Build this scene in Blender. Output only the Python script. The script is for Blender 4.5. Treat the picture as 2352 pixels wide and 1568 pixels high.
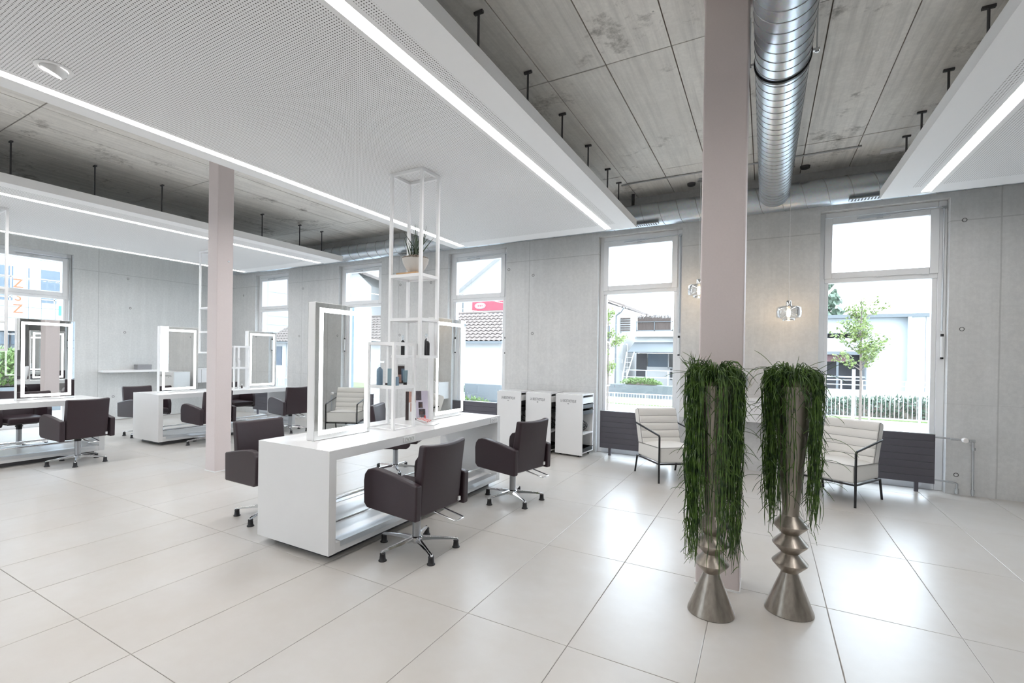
import bpy, math, random
from mathutils import Vector, Matrix
R = math.radians
scn = bpy.context.scene
for o in list(bpy.data.objects): bpy.data.objects.remove(o)
C = scn.collection

# ------------------------------------------------------------------ camera
cam_d = bpy.data.cameras.new('camera'); cam = bpy.data.objects.new('camera', cam_d); C.objects.link(cam)
cam_d.sensor_fit = 'HORIZONTAL'; cam_d.sensor_width = 36.0
cam_d.lens = 36.0 * 1107.7 / 2352
cam_d.shift_x = 62.27 / 2352; cam_d.shift_y = 37.29 / 2352
cam_d.clip_start = 0.05; cam_d.clip_end = 400
yaw, pitch, roll = R(30.084), R(-0.261), R(0.872)
fwd = Vector((-math.sin(yaw)*math.cos(pitch), math.cos(yaw)*math.cos(pitch), math.sin(pitch)))
rgt = Vector((math.cos(yaw), math.sin(yaw), 0)); upv = rgt.cross(fwd)
r2 = math.cos(roll)*rgt + math.sin(roll)*upv; u2 = -math.sin(roll)*rgt + math.cos(roll)*upv
cam.matrix_world = Matrix(((r2.x, u2.x, -fwd.x, 0), (r2.y, u2.y, -fwd.y, 0), (r2.z, u2.z, -fwd.z, 1.49), (0, 0, 0, 1)))
scn.camera = cam

# ------------------------------------------------------------------ light and exposure
SKY = 6.2          # bright hazy sky
LED = 20.0         # ceiling light lines
MLED = 4.0         # light frames in the mirrors
world = bpy.data.worlds.new('sky'); scn.world = world; world.use_nodes = True
bg = world.node_tree.nodes['Background']; bg.inputs[0].default_value = (0.80, 0.90, 1.0, 1); bg.inputs[1].default_value = SKY
vs = scn.view_settings
scn.display_settings.display_device = 'sRGB'
vs.view_transform = 'Standard'; vs.look = 'None'; vs.gamma = 1; vs.use_curve_mapping = False; vs.exposure = 0.72

# ------------------------------------------------------------------ materials
def new_mat(name):
    m = bpy.data.materials.new(name); m.use_nodes = True
    nt = m.node_tree; b = nt.nodes['Principled BSDF']
    return m, nt, b
def N(nt, t, **kw):
    n = nt.nodes.new(t)
    for k, v in kw.items():
        if k.startswith('i_'):
            n.inputs[k[2:].replace('_', ' ')].default_value = v
        else: setattr(n, k, v)
    return n
def mathn(nt, op, a, b=None, c=None):
    n = nt.nodes.new('ShaderNodeMath'); n.operation = op
    for i, v in enumerate((a, b, c)):
        if v is None: continue
        if isinstance(v, (int, float)): n.inputs[i].default_value = v
        else: nt.links.new(v, n.inputs[i])
    return n.outputs[0]
def mixc(nt, fac, a, b, blend='MIX'):
    n = nt.nodes.new('ShaderNodeMix'); n.data_type = 'RGBA'; n.blend_type = blend
    for i, v in ((0, fac), (6, a), (7, b)):
        if isinstance(v, (int, float)): n.inputs[i].default_value = v
        elif isinstance(v, tuple): n.inputs[i].default_value = (*v, 1) if len(v) == 3 else v
        else: nt.links.new(v, n.inputs[i])
    return n.outputs[2]
def noise(nt, vec, scale, detail=4, rough=.55):
    n = N(nt, 'ShaderNodeTexNoise'); n.inputs['Scale'].default_value = scale
    n.inputs['Detail'].default_value = detail; n.inputs['Roughness'].default_value = rough
    nt.links.new(vec, n.inputs['Vector']); return n.outputs[0]
def ramp(nt, fac, p0, p1, c0=(0, 0, 0), c1=(1, 1, 1)):
    n = N(nt, 'ShaderNodeValToRGB'); e = n.color_ramp.elements
    e[0].position = p0; e[0].color = (*c0, 1); e[1].position = p1; e[1].color = (*c1, 1)
    nt.links.new(fac, n.inputs[0]); return n.outputs[0]
def geo_pos(nt): return N(nt, 'ShaderNodeNewGeometry').outputs['Position']
def obj_co(nt): return N(nt, 'ShaderNodeTexCoord').outputs['Object']
def scaled(nt, vec, s):
    n = N(nt, 'ShaderNodeMapping'); n.inputs['Scale'].default_value = s; nt.links.new(vec, n.inputs[0]); return n.outputs[0]
def bump(nt, b, h, strength=.2, dist=.01):
    n = N(nt, 'ShaderNodeBump'); n.inputs['Strength'].default_value = strength; n.inputs['Distance'].default_value = dist
    nt.links.new(h, n.inputs['Height']); nt.links.new(n.outputs[0], b.inputs['Normal'])

def plain(name, col, rough=.5, metal=0.0, grain=0.0, gscale=60, spec=.5, coat=0.0):
    """plain finish with a faint grain in colour and roughness"""
    m, nt, b = new_mat(name)
    co = obj_co(nt); nz = noise(nt, co, gscale, 3)
    c = mixc(nt, nz, tuple(max(0, v*(1-grain)) for v in col), tuple(min(1, v*(1+grain)) for v in col))
    nt.links.new(c, b.inputs['Base Color'])
    r = N(nt, 'ShaderNodeMapRange'); r.inputs['To Min'].default_value = max(0, rough*.9); r.inputs['To Max'].default_value = min(1, rough*1.1)
    nt.links.new(nz, r.inputs[0]); nt.links.new(r.outputs[0], b.inputs['Roughness'])
    b.inputs['Metallic'].default_value = metal; b.inputs['Specular IOR Level'].default_value = spec
    b.inputs['Coat Weight'].default_value = coat
    return m
def emit(name, col, s):
    m, nt, b = new_mat(name)
    b.inputs['Base Color'].default_value = (*col, 1); b.inputs['Emission Color'].default_value = (*col, 1)
    b.inputs['Emission Strength'].default_value = s
    return m
def concrete(name, base, warm, dark=.62, boards=False, lines=False):
    m, nt, b = new_mat(name)
    p = geo_pos(nt)
    big = noise(nt, p, .55, 5, .6); mid = noise(nt, p, 3.2, 6, .65); fine = noise(nt, p, 28, 6, .7)
    c = mixc(nt, ramp(nt, big, .34, .68), base, warm)
    c = mixc(nt, ramp(nt, mid, .30, .62, (.35,)*3, (0,)*3), c, tuple(v*dark for v in base))
    c = mixc(nt, ramp(nt, fine, .42, .62, (.25,)*3, (0,)*3), c, tuple(v*.7 for v in base))
    # vertical water streaks / board marks
    st = noise(nt, scaled(nt, p, (9, .35, .9) if boards else (7, 7, .35)), 1.5 if not boards else 2.2, 5, .65)
    c = mixc(nt, ramp(nt, st, .44, .66, (0,)*3, (.40,)*3 if boards else (.16,)*3), c, tuple(v*(.5 if boards else 1.35) for v in base))
    # air holes
    vo = N(nt, 'ShaderNodeTexVoronoi'); vo.inputs['Scale'].default_value = 3.4 if not boards else 6; nt.links.new(p, vo.inputs['Vector'])
    sep = N(nt, 'ShaderNodeSeparateColor'); nt.links.new(vo.outputs['Color'], sep.inputs[0])
    rad = mathn(nt, 'MULTIPLY', sep.outputs[0], .035 if not boards else .06)
    hole = mathn(nt, 'MULTIPLY', mathn(nt, 'LESS_THAN', vo.outputs['Distance'], rad), mathn(nt, 'GREATER_THAN', sep.outputs[1], .45))
    c = mixc(nt, mathn(nt, 'MULTIPLY', hole, .75), c, tuple(v*.3 for v in base))
    if boards:
        blot = noise(nt, p, 1.7, 8, .75)
        c = mixc(nt, ramp(nt, blot, .57, .68, (0,)*3, (.75,)*3), c, (.10, .085, .065))
        inf = N(nt, 'ShaderNodeObjectInfo')
        c = mixc(nt, mathn(nt, 'MULTIPLY', inf.outputs['Random'], .3), c, tuple(v*.7 for v in base))
    if lines:
        xyz = N(nt, 'ShaderNodeSeparateXYZ'); nt.links.new(p, xyz.inputs[0])
        wob = mathn(nt, 'MULTIPLY', mathn(nt, 'SUBTRACT', noise(nt, p, 2.5, 4), .5), .012)
        def ln(s, off, period, w):
            v = mathn(nt, 'ADD', mathn(nt, 'SUBTRACT', s, off), wob)
            if period: v = mathn(nt, 'SUBTRACT', mathn(nt, 'FLOORED_MODULO', mathn(nt, 'ADD', v, period/2), period), period/2)
            return mathn(nt, 'LESS_THAN', mathn(nt, 'ABSOLUTE', v), w)
        ax = 0 if lines == 'x' else 1
        f = mathn(nt, 'MAXIMUM', ln(xyz.outputs[2], 3.10, 0, .006), ln(xyz.outputs[ax], -3.45 if ax == 0 else 4.62, 2.84, .007))
        f = mathn(nt, 'MAXIMUM', f, mathn(nt, 'MULTIPLY', ln(xyz.outputs[2], 1.02, 0, .004), .4))
        c = mixc(nt, mathn(nt, 'MULTIPLY', f, .38), c, tuple(v*.45 for v in base))
    nt.links.new(c, b.inputs['Base Color'])
    b.inputs['Roughness'].default_value = .62 if not boards else .8
    hh = mathn(nt, 'SUBTRACT', mathn(nt, 'ADD', mathn(nt, 'MULTIPLY', mid, .4), mathn(nt, 'MULTIPLY', fine, .25)), mathn(nt, 'MULTIPLY', hole, .8))
    bump(nt, b, hh, .25 if not boards else .5, .008)
    return m
def glassy(name, tint=(.97, .99, 1.0), refl=.08, rough=0.0):
    m, nt, b = new_mat(name); nt.nodes.remove(b)
    tr = N(nt, 'ShaderNodeBsdfTransparent'); tr.inputs[0].default_value = (*tint, 1)
    gl = N(nt, 'ShaderNodeBsdfGlossy'); gl.inputs['Roughness'].default_value = rough; gl.inputs[0].default_value = (1, 1, 1, 1)
    lw = N(nt, 'ShaderNodeLayerWeight'); lw.inputs[0].default_value = .35
    f = mathn(nt, 'MULTIPLY_ADD', lw.outputs['Fresnel'], .55, refl*.3)
    f = mathn(nt, 'MINIMUM', f, .7)
    mx = N(nt, 'ShaderNodeMixShader'); nt.links.new(f, mx.inputs[0]); nt.links.new(tr.outputs[0], mx.inputs[1]); nt.links.new(gl.outputs[0], mx.inputs[2])
    nt.links.new(mx.outputs[0], nt.nodes['Material Output'].inputs[0])
    return m

M = {}
M['wall'] = concrete('concrete_wall', (.65, .655, .655), (.72, .715, .70), .86, lines='x')
M['wall_side'] = concrete('concrete_side_wall', (.65, .665, .66), (.71, .715, .705), .87, lines='y')
M['ceil'] = concrete('concrete_ceiling', (.88, .85, .80), (.95, .93, .88), .66, boards=True)
M['ceil_joint'] = plain('ceiling_joint', (.16, .13, .105), .9, 0, .4, 6)  # dark brown for rust in the joints and shade of the recess
M['grout'] = plain('grout', (.30, .28, .26), .8, 0, .1)
M['white'] = plain('white_lacquer', (.77, .77, .77), .22, 0, .012, 8)
M['white_matt'] = plain('white_matt', (.84, .84, .84), .55, 0, .015, 20)
M['frame'] = plain('white_window_frame', (.82, .83, .84), .32, 0, .012, 20)
M['mauve'] = plain('mauve_column_paint', (.68, .605, .595), .5, 0, .04, 90)
M['leather'] = plain('aubergine_leather', (.030, .016, .021), .40, 0, .35, 220, .5)
M['chrome'] = plain('chrome', (.82, .83, .85), .07, 1, .02)
M['steel'] = plain('brushed_steel', (.62, .64, .66), .34, 1, .08, 120)
M['greysteel'] = plain('grey_gas_lift', (.42, .43, .45), .35, .6, .05)
M['black'] = plain('black_plastic', (.012, .012, .014), .45, 0, .2)
M['blackmetal'] = plain('black_metal', (.010, .010, .012), .38, 0, .2)
M['radiator'] = plain('radiator_charcoal', (.10, .096, .115), .42, .15, .06, 40)
M['fabric'] = plain('cream_fabric', (.78, .765, .735), .85, 0, .09, 420)
M['piping'] = plain('piping_thread', (.20, .195, .19), .8)
M['mirror'] = plain('mirror_silver', (.86, .875, .87), .01, 1, .002)
M['glass'] = glassy('window_glass')
M['lampglass'] = glassy('lamp_glass', (.93, .95, .97), .25)
M['led'] = emit('led_line', (1, .975, .96), LED)
M['mled'] = emit('mirror_led', (.97, .985, 1), MLED)
M['spot'] = emit('spot_lens', (1, .95, .93), 6)
M['bulb'] = emit('warm_bulb', (1, .68, .36), 60)
M['rod'] = plain('zinc_rod', (.10, .10, .105), .5, .6, .1)
M['plaster'] = plain('white_board', (.88, .88, .88), .7, 0, .01, 12)
M['wood'] = plain('light_wood', (.55, .34, .17), .5, 0, .25, 18)
M['pot'] = plain('stone_pot', (.55, .52, .48), .6, 0, .06, 60)
M['gravel'] = plain('gravel', (.30, .25, .21), .9, 0, .7, 90)
M['bluebottle'] = plain('slate_blue_plastic', (.16, .24, .32), .35, 0, .05)
M['tealbox'] = plain('teal_carton', (.20, .29, .33), .5, 0, .12, 30)
M['whitebottle'] = plain('white_plastic', (.8, .8, .8), .3)
M['red'] = plain('lipstick_red', (.55, .05, .04), .35)
M['skin'] = plain('print_skin', (.55, .33, .27), .5, 0, .4, 25)
M['hairprint'] = plain('print_dark', (.05, .035, .035), .5, 0, .5, 25)
M['lilac'] = plain('print_lilac', (.62, .58, .68), .5, 0, .1, 12)
M['greybox'] = plain('grey_felt', (.30, .30, .31), .7, 0, .1, 60)
M['led_off'] = plain('lens_white', (.9, .9, .9), .3)

def m_tile():
    m, nt, b = new_mat('porcelain_tile')
    p = geo_pos(nt); inf = N(nt, 'ShaderNodeObjectInfo')
    a = noise(nt, p, 1.3, 6, .6); f = noise(nt, p, 14, 3, .5)
    c = mixc(nt, ramp(nt, a, .25, .75), (.53, .495, .45), (.605, .595, .58))
    c = mixc(nt, ramp(nt, f, .40, .70, (.10,)*3, (0,)*3), c, (.47, .44, .41))
    c = mixc(nt, mathn(nt, 'MULTIPLY', inf.outputs['Random'], .10), c, (.48, .45, .425))
    nt.links.new(c, b.inputs['Base Color'])
    r = N(nt, 'ShaderNodeMapRange'); r.inputs['To Min'].default_value = .285; r.inputs['To Max'].default_value = .325
    nt.links.new(a, r.inputs[0]); nt.links.new(r.outputs[0], b.inputs['Roughness'])
    bump(nt, b, f, .03, .002)
    return m
M['tile'] = m_tile()
def m_perf():
    m, nt, b = new_mat('perforated_board')
    p = geo_pos(nt); pit = .018
    s = N(nt, 'ShaderNodeVectorMath', operation='SCALE'); s.inputs['Scale'].default_value = 1/pit; nt.links.new(p, s.inputs[0])
    fr = N(nt, 'ShaderNodeVectorMath', operation='FRACTION'); nt.links.new(s.outputs[0], fr.inputs[0])
    sub = N(nt, 'ShaderNodeVectorMath', operation='SUBTRACT'); sub.inputs[1].default_value = (.5, .5, .5); nt.links.new(fr.outputs[0], sub.inputs[0])
    mul = N(nt, 'ShaderNodeVectorMath', operation='MULTIPLY'); mul.inputs[1].default_value = (1, 1, 0); nt.links.new(sub.outputs[0], mul.inputs[0])
    ln = N(nt, 'ShaderNodeVectorMath', operation='LENGTH'); nt.links.new(mul.outputs[0], ln.inputs[0])
    f = mathn(nt, 'LESS_THAN', ln.outputs['Value'], .22)
    nt.links.new(mixc(nt, f, (.88, .88, .88), (.10, .095, .09)), b.inputs['Base Color']); b.inputs['Roughness'].default_value = .7
    return m
M['perf'] = m_perf()
def m_duct():
    m, nt, b = new_mat('galvanised_sheet')
    p = geo_pos(nt)
    vo = N(nt, 'ShaderNodeTexVoronoi'); vo.inputs['Scale'].default_value = 55; nt.links.new(p, vo.inputs['Vector'])
    big = noise(nt, p, 3, 4)
    c = mixc(nt, big, (.50, .55, .60), (.66, .70, .73)); c = mixc(nt, .12, c, vo.outputs['Color'], 'SOFT_LIGHT')
    nt.links.new(c, b.inputs['Base Color']); b.inputs['Metallic'].default_value = 1
    r = N(nt, 'ShaderNodeMapRange'); r.inputs['To Min'].default_value = .285; r.inputs['To Max'].default_value = .36
    nt.links.new(big, r.inputs[0]); nt.links.new(r.outputs[0], b.inputs['Roughness'])
    return m
M['duct'] = m_duct()
def m_vase():
    m, nt, b = new_mat('champagne_metal')
    p = obj_co(nt); a = noise(nt, scaled(nt, p, (22, 22, 3)), 1.0, 4, .6); f = noise(nt, p, 130, 3)
    c = mixc(nt, ramp(nt, a, .3, .7), (.30, .265, .23), (.50, .455, .40)); nt.links.new(c, b.inputs['Base Color'])
    b.inputs['Metallic'].default_value = 1
    r = N(nt, 'ShaderNodeMapRange'); r.inputs['To Min'].default_value = .285; r.inputs['To Max'].default_value = .40
    nt.links.new(a, r.inputs[0]); nt.links.new(r.outputs[0], b.inputs['Roughness'])
    bump(nt, b, f, .04, .001); return m
M['vase'] = m_vase()
def m_leaf(name, c0, c1, rough=.5):
    m, nt, b = new_mat(name); nz = noise(nt, geo_pos(nt), 22, 3)
    nt.links.new(mixc(nt, ramp(nt, nz, .35, .65), c0, c1), b.inputs['Base Color']); b.inputs['Roughness'].default_value = rough
    b.inputs['Subsurface Weight'].default_value = 0
    return m
M['strand'] = m_leaf('trailing_green', (.008, .034, .006), (.095, .180, .028))
M['aloe'] = m_leaf('dark_green_blade', (.02, .035, .02), (.06, .09, .05))
M['spring'] = m_leaf('spring_leaf', (.075, .12, .018), (.16, .21, .05))
M['ever'] = m_leaf('evergreen', (.04, .07, .045), (.10, .14, .095))
M['hedge'] = m_leaf('hedge_green', (.07, .13, .03), (.15, .22, .07))
M['bark'] = plain('bark', (.16, .13, .11), .9, 0, .3, 30)
M['grass'] = m_leaf('grass', (.12, .18, .06), (.22, .27, .12), .9)
M['asphalt'] = plain('pale_paving', (.45, .45, .45), .9, 0, .15, 4)
M['render'] = plain('white_render', (.42, .42, .415), .9, 0, .03, 3)
M['render_grey'] = plain('grey_render', (.11, .122, .13), .9, 0, .06, 3)
M['claddingwhite'] = plain('white_cladding', (.34, .365, .385), .6, 0, .02, 2)
M['rooftile'] = plain('clay_tile', (.125, .10, .088), .85, 0, .25, 12)
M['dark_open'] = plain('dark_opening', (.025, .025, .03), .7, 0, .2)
M['bluepane'] = plain('blue_grey_pane', (.05, .075, .10), .12, 0, .1, 2)
M['bluedoor'] = plain('blue_grey_door', (.04, .062, .095), .5, 0, .06)
M['teal'] = plain('teal_shutter', (.03, .19, .19), .6, 0, .08)
M['redsign'] = plain('red_sign', (.24, .02, .04), .5, 0, .04)
M['orange'] = plain('orange_letters', (.26, .07, .018), .5)
M['reed'] = plain('reed_screen', (.062, .046, .040), .9, 0, .4, 40)
M['maroon'] = plain('maroon_panel', (.10, .045, .05), .7, 0, .1)
M['reveal'] = plain('blue_grey_outer_reveal', (.36, .46, .55), .5, .2, .05)
M['text'] = plain('grey_lettering', (.10, .10, .11), .5)
M['socket'] = plain('socket_grey', (.55, .56, .55), .4)
M['thermo'] = plain('warm_white_plastic', (.85, .82, .80), .35)
M['cable'] = plain('cable_dark', (.03, .03, .035), .5)

# ------------------------------------------------------------------ mesh helpers
class MB:
    def __init__(s): s.v = []; s.f = []
    def add(s, vs, fs):
        n = len(s.v); s.v += [tuple(v) for v in vs]; s.f += [tuple(i+n for i in f) for f in fs]; return s
    def box(s, x0, x1, y0, y1, z0, z1):
        return s.add([(x0,y0,z0),(x1,y0,z0),(x1,y1,z0),(x0,y1,z0),(x0,y0,z1),(x1,y0,z1),(x1,y1,z1),(x0,y1,z1)],
                     [(3,2,1,0),(4,5,6,7),(0,1,5,4),(1,2,6,5),(2,3,7,6),(3,0,4,7)])
    def prism(s, poly, a, b, axis='y'):
        """polygon (p,q) extruded from a to b along axis; x/z plane for y, y/z for x, x/y for z"""
        def P(p, t): return (p[0], t, p[1]) if axis == 'y' else ((t, p[0], p[1]) if axis == 'x' else (p[0], p[1], t))
        n = len(poly); vs = [P(p, a) for p in poly] + [P(p, b) for p in poly]
        fs = [tuple(range(n)), tuple(range(2*n-1, n-1, -1))] + [(i, i+n, (i+1) % n+n, (i+1) % n) for i in range(n)]
        return s.add(vs, fs)
    def tube(s, path, r, seg=6, caps=True):
        path = [Vector(p) for p in path]; n = len(path); rr = r if isinstance(r, (list, tuple)) else [r]*n
        vs = []; fs = []; up = None
        for i, p in enumerate(path):
            t = (path[min(i+1, n-1)] - path[max(i-1, 0)]).normalized()
            if up is None:
                a = Vector((0, 0, 1)) if abs(t.z) < .9 else Vector((1, 0, 0)); up = t.cross(a).normalized()
            else:
                up = (up - t*up.dot(t)); up = up.normalized() if up.length > 1e-6 else t.orthogonal().normalized()
            w = t.cross(up)
            for k in range(seg):
                a = 2*math.pi*k/seg; vs.append(p + (up*math.cos(a) + w*math.sin(a))*rr[i])
        for i in range(n-1):
            for k in range(seg): fs.append((i*seg+k, i*seg+(k+1) % seg, (i+1)*seg+(k+1) % seg, (i+1)*seg+k))
        if caps: fs += [tuple(range(seg))[::-1], tuple((n-1)*seg+k for k in range(seg))]
        return s.add(vs, fs)
    def cyl(s, p0, p1, r0, r1=None, seg=16): return s.tube([p0, p1], [r0, r0 if r1 is None else r1], seg)
    def lathe(s, prof, seg=24, o=(0, 0, 0), caps=True):
        vs = []; fs = []; n = len(prof)
        for r, z in prof:
            for k in range(seg):
                a = 2*math.pi*k/seg; vs.append((o[0]+r*math.cos(a), o[1]+r*math.sin(a), o[2]+z))
        for i in range(n-1):
            for k in range(seg): fs.append((i*seg+k, i*seg+(k+1) % seg, (i+1)*seg+(k+1) % seg, (i+1)*seg+k))
        if caps: fs += [tuple(range(seg))[::-1], tuple((n-1)*seg+k for k in range(seg))]
        return s.add(vs, fs)
    def quad(s, a, b, c, d): return s.add([a, b, c, d], [(0, 1, 2, 3)])
    def mesh(s, name, mat, smooth=False):
        me = bpy.data.meshes.new(name); me.from_pydata(s.v, [], s.f); me.materials.append(mat if not isinstance(mat, str) else M[mat])
        if smooth:
            me.polygons.foreach_set('use_smooth', [True]*len(me.polygons))
        me.update(); return me
    def build(s, name, mat, parent=None, smooth=False, bevel=0, seg=2, loc=None, angle=None):
        me = s.mesh(name, mat, smooth or bevel > 0)
        o = bpy.data.objects.new(name, me); C.objects.link(o)
        if parent: o.parent = parent
        if loc: o.location = loc
        if bevel:
            b = o.modifiers.new('bevel', 'BEVEL'); b.width = bevel; b.segments = seg; b.limit_method = 'ANGLE'; b.angle_limit = R(angle or 40); b.harden_normals = True
        elif smooth:
            me.set_sharp_from_angle(angle=R(angle or 45))
        return o
def place(name, me, parent=None, loc=(0,0,0), rot=(0,0,0), scale=None):
    o = bpy.data.objects.new(name, me); C.objects.link(o); o.parent = parent; o.location = loc; o.rotation_euler = rot
    if scale: o.scale = scale
    return o
def tag(o, label=None, cat=None, group=None, kind=None):
    if label: o['label'] = label
    if cat: o['category'] = cat
    if group: o['group'] = group
    if kind: o['kind'] = kind
    return o
def thing(name, label, cat, loc=(0,0,0), rz=0, group=None):
    o = bpy.data.objects.new(name, None); C.objects.link(o); o.location = loc; o.rotation_euler = (0, 0, rz); o.empty_display_size = .1
    return tag(o, label, cat, group)
def struct(o): o['kind'] = 'structure'; return o
def dup(root, loc, rz, label, group=None):
    def cp(o, par):
        c = o.copy(); C.objects.link(c); c.parent = par
        for ch in list(o.children): cp(ch, c)
        return c
    r = cp(root, None); r.location = loc; r.rotation_euler = (0, 0, rz); r['label'] = label
    if group: r['group'] = group
    return r
def B(*a): return MB().box(*a)

# ================================================================== THE ROOM
X0, X1, Y0, Y1, ZC = -11.93, 8.0, -3.6, 7.41, 3.90
# floor: slab + porcelain tiles (0.6 x 1.19)
floor = struct(B(X0-.36, X1+.3, Y0-.36, Y1+.4, -.2, -.003).build('floor', 'grout'))
TX, TY = .603, 1.188
def tile_mesh():
    mb = MB(); w, h, c, g = TX, TY, .0025, .0017
    a = [(g,g,-.003),(w-g,g,-.003),(w-g,h-g,-.003),(g,h-g,-.003)]
    b = [(g,g,-c*.4),(w-g,g,-c*.4),(w-g,h-g,-c*.4),(g,h-g,-c*.4)]
    d = [(g+c,g+c,0),(w-g-c,g+c,0),(w-g-c,h-g-c,0),(g+c,h-g-c,0)]
    mb.add(a+b+d, [(0,1,5,4),(1,2,6,5),(2,3,7,6),(3,0,4,7),(4,5,9,8),(5,6,10,9),(6,7,11,10),(7,4,8,11),(8,9,10,11)])
    return mb
tm = tile_mesh().mesh('floor_tile', 'tile')
rest = MB(); ntile = 0
for i in range(-18, 16):
    for j in range(-6, 5):
        x, y = -1.46+i*TX, 2.37+j*TY
        if x < X0-.5 or x > X1 or y > Y1+.2: continue
        # clip rows at the window wall
        vis = (y + TY > .2) and (x + TX > -12 and x < 3.2) and (x < 1.0 + y*.75)
        if vis and ntile < 300:
            place('floor_tile', tm, floor, (x, y, 0)); ntile += 1
        else:
            t = tile_mesh(); rest.add([(v[0]+x, v[1]+y, v[2]) for v in t.v], t.f)
if rest.v:
    o = rest.build('floor_tile_field', 'tile', floor); o['kind'] = 'stuff'

# concrete ceiling with the pieces of its formwork
ceiling = struct(B(X0-.36, X1+.3, Y0-.36, Y1+.36, ZC, ZC+.3).build('ceiling', 'ceil_joint'))
ylines = [-3.6, -2.2, -.08, 1.92, 3.915, 6.43, 7.41]
rnd = random.Random(4)
for a, b_ in zip(ylines[:-1], ylines[1:]):
    L = b_-a
    cm = B(.004, .503, .006, L-.006, -.014, .0).mesh('formwork_panel', 'ceil')
    for k in range(-21, 19):
        x = -1.67 + .508*k
        if x+.508 < X0-.2 or x > X1: continue
        place('formwork_panel', cm, ceiling, (x, a, ZC + rnd.uniform(-.001, .004)))

# walls with window openings
WW, WH, WT = 1.22, 3.37, .36
wins = [.59, -2.265, -5.11, -7.965, -10.82, 3.44]
mb = MB(); xs = sorted(wins); px = X0-.36
for w in xs:
    mb.box(px, w, Y1, Y1+WT, -.2, ZC); mb.box(w, w+WW, Y1, Y1+WT, WH, ZC); mb.box(w, w+WW, Y1, Y1+WT, -.2, -.004); px = w+WW
mb.box(px, X1+.3, Y1, Y1+WT, -.2, ZC)
wall_back = struct(mb.build('wall_back', 'wall'))
LW = 2.98
mb = B(X0-WT, X0, Y0, LW, -.2, ZC).box(X0-WT, X0, LW+WW, Y1, -.2, ZC).box(X0-WT, X0, LW, LW+WW, WH, ZC).box(X0-WT, X0, LW, LW+WW, -.2, -.004)
wall_left = struct(mb.build('wall_left', 'wall_side'))
wall_right = struct(B(X1, X1+.3, Y0, Y1, -.2, ZC).build('wall_right', 'wall_side'))
added_wins = [-10.2, -7.36]     # unseen windows added behind the camera to bring in more daylight
mb = MB(); px = X0-.36
for w in added_wins:
    mb.box(px, w, Y0-WT, Y0, -.2, ZC); mb.box(w, w+WW, Y0-WT, Y0, WH, ZC); mb.box(w, w+WW, Y0-WT, Y0, -.2, -.004); px = w+WW
mb.box(px, X1+.3, Y0-WT, Y0, -.2, ZC)
wall_front = struct(mb.build('wall_front', 'wall'))
# tie holes of the formwork
tie = MB().lathe([(.0165, 0), (.0175, .0025), (.0225, .0025), (.0235, 0), (.0165, 0)], 14, caps=False).mesh('tie_hole', plain('tie_hole_grey', (.09, .09, .09), .8), True)
for x, z in [(-3.38, 2.85), (-3.38, 1.873), (1.93, 3.10), (1.925, 1.87), (1.9, .22), (-.35, 2.85), (-9.1, 2.95), (-9.2, 1.87), (-6.25, 2.86), (-6.25, 1.87), (-8.35, 1.87), (-5.5, 2.86), (-3.84, 2.98), (-11.3, 2.9), (-5.35, 1.87)]:
    place('tie_hole', tie, wall_back, (x, Y1, z), (R(90), 0, 0))
for y, z in [(5.15, 3.03), (5.1, 1.87), (6.5, 1.87), (4.9, .5), (5.2, 2.4)]:
    place('tie_hole', tie, wall_left, (X0, y, z), (0, R(90), 0))
# thin skirting line where the walls meet the tiles
struct(B(X0, X0+.002, Y0, LW, 0, .012).box(X0, X0+.002, LW+WW, Y1, 0, .012).build('baseboard_left', 'grout'))

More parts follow.
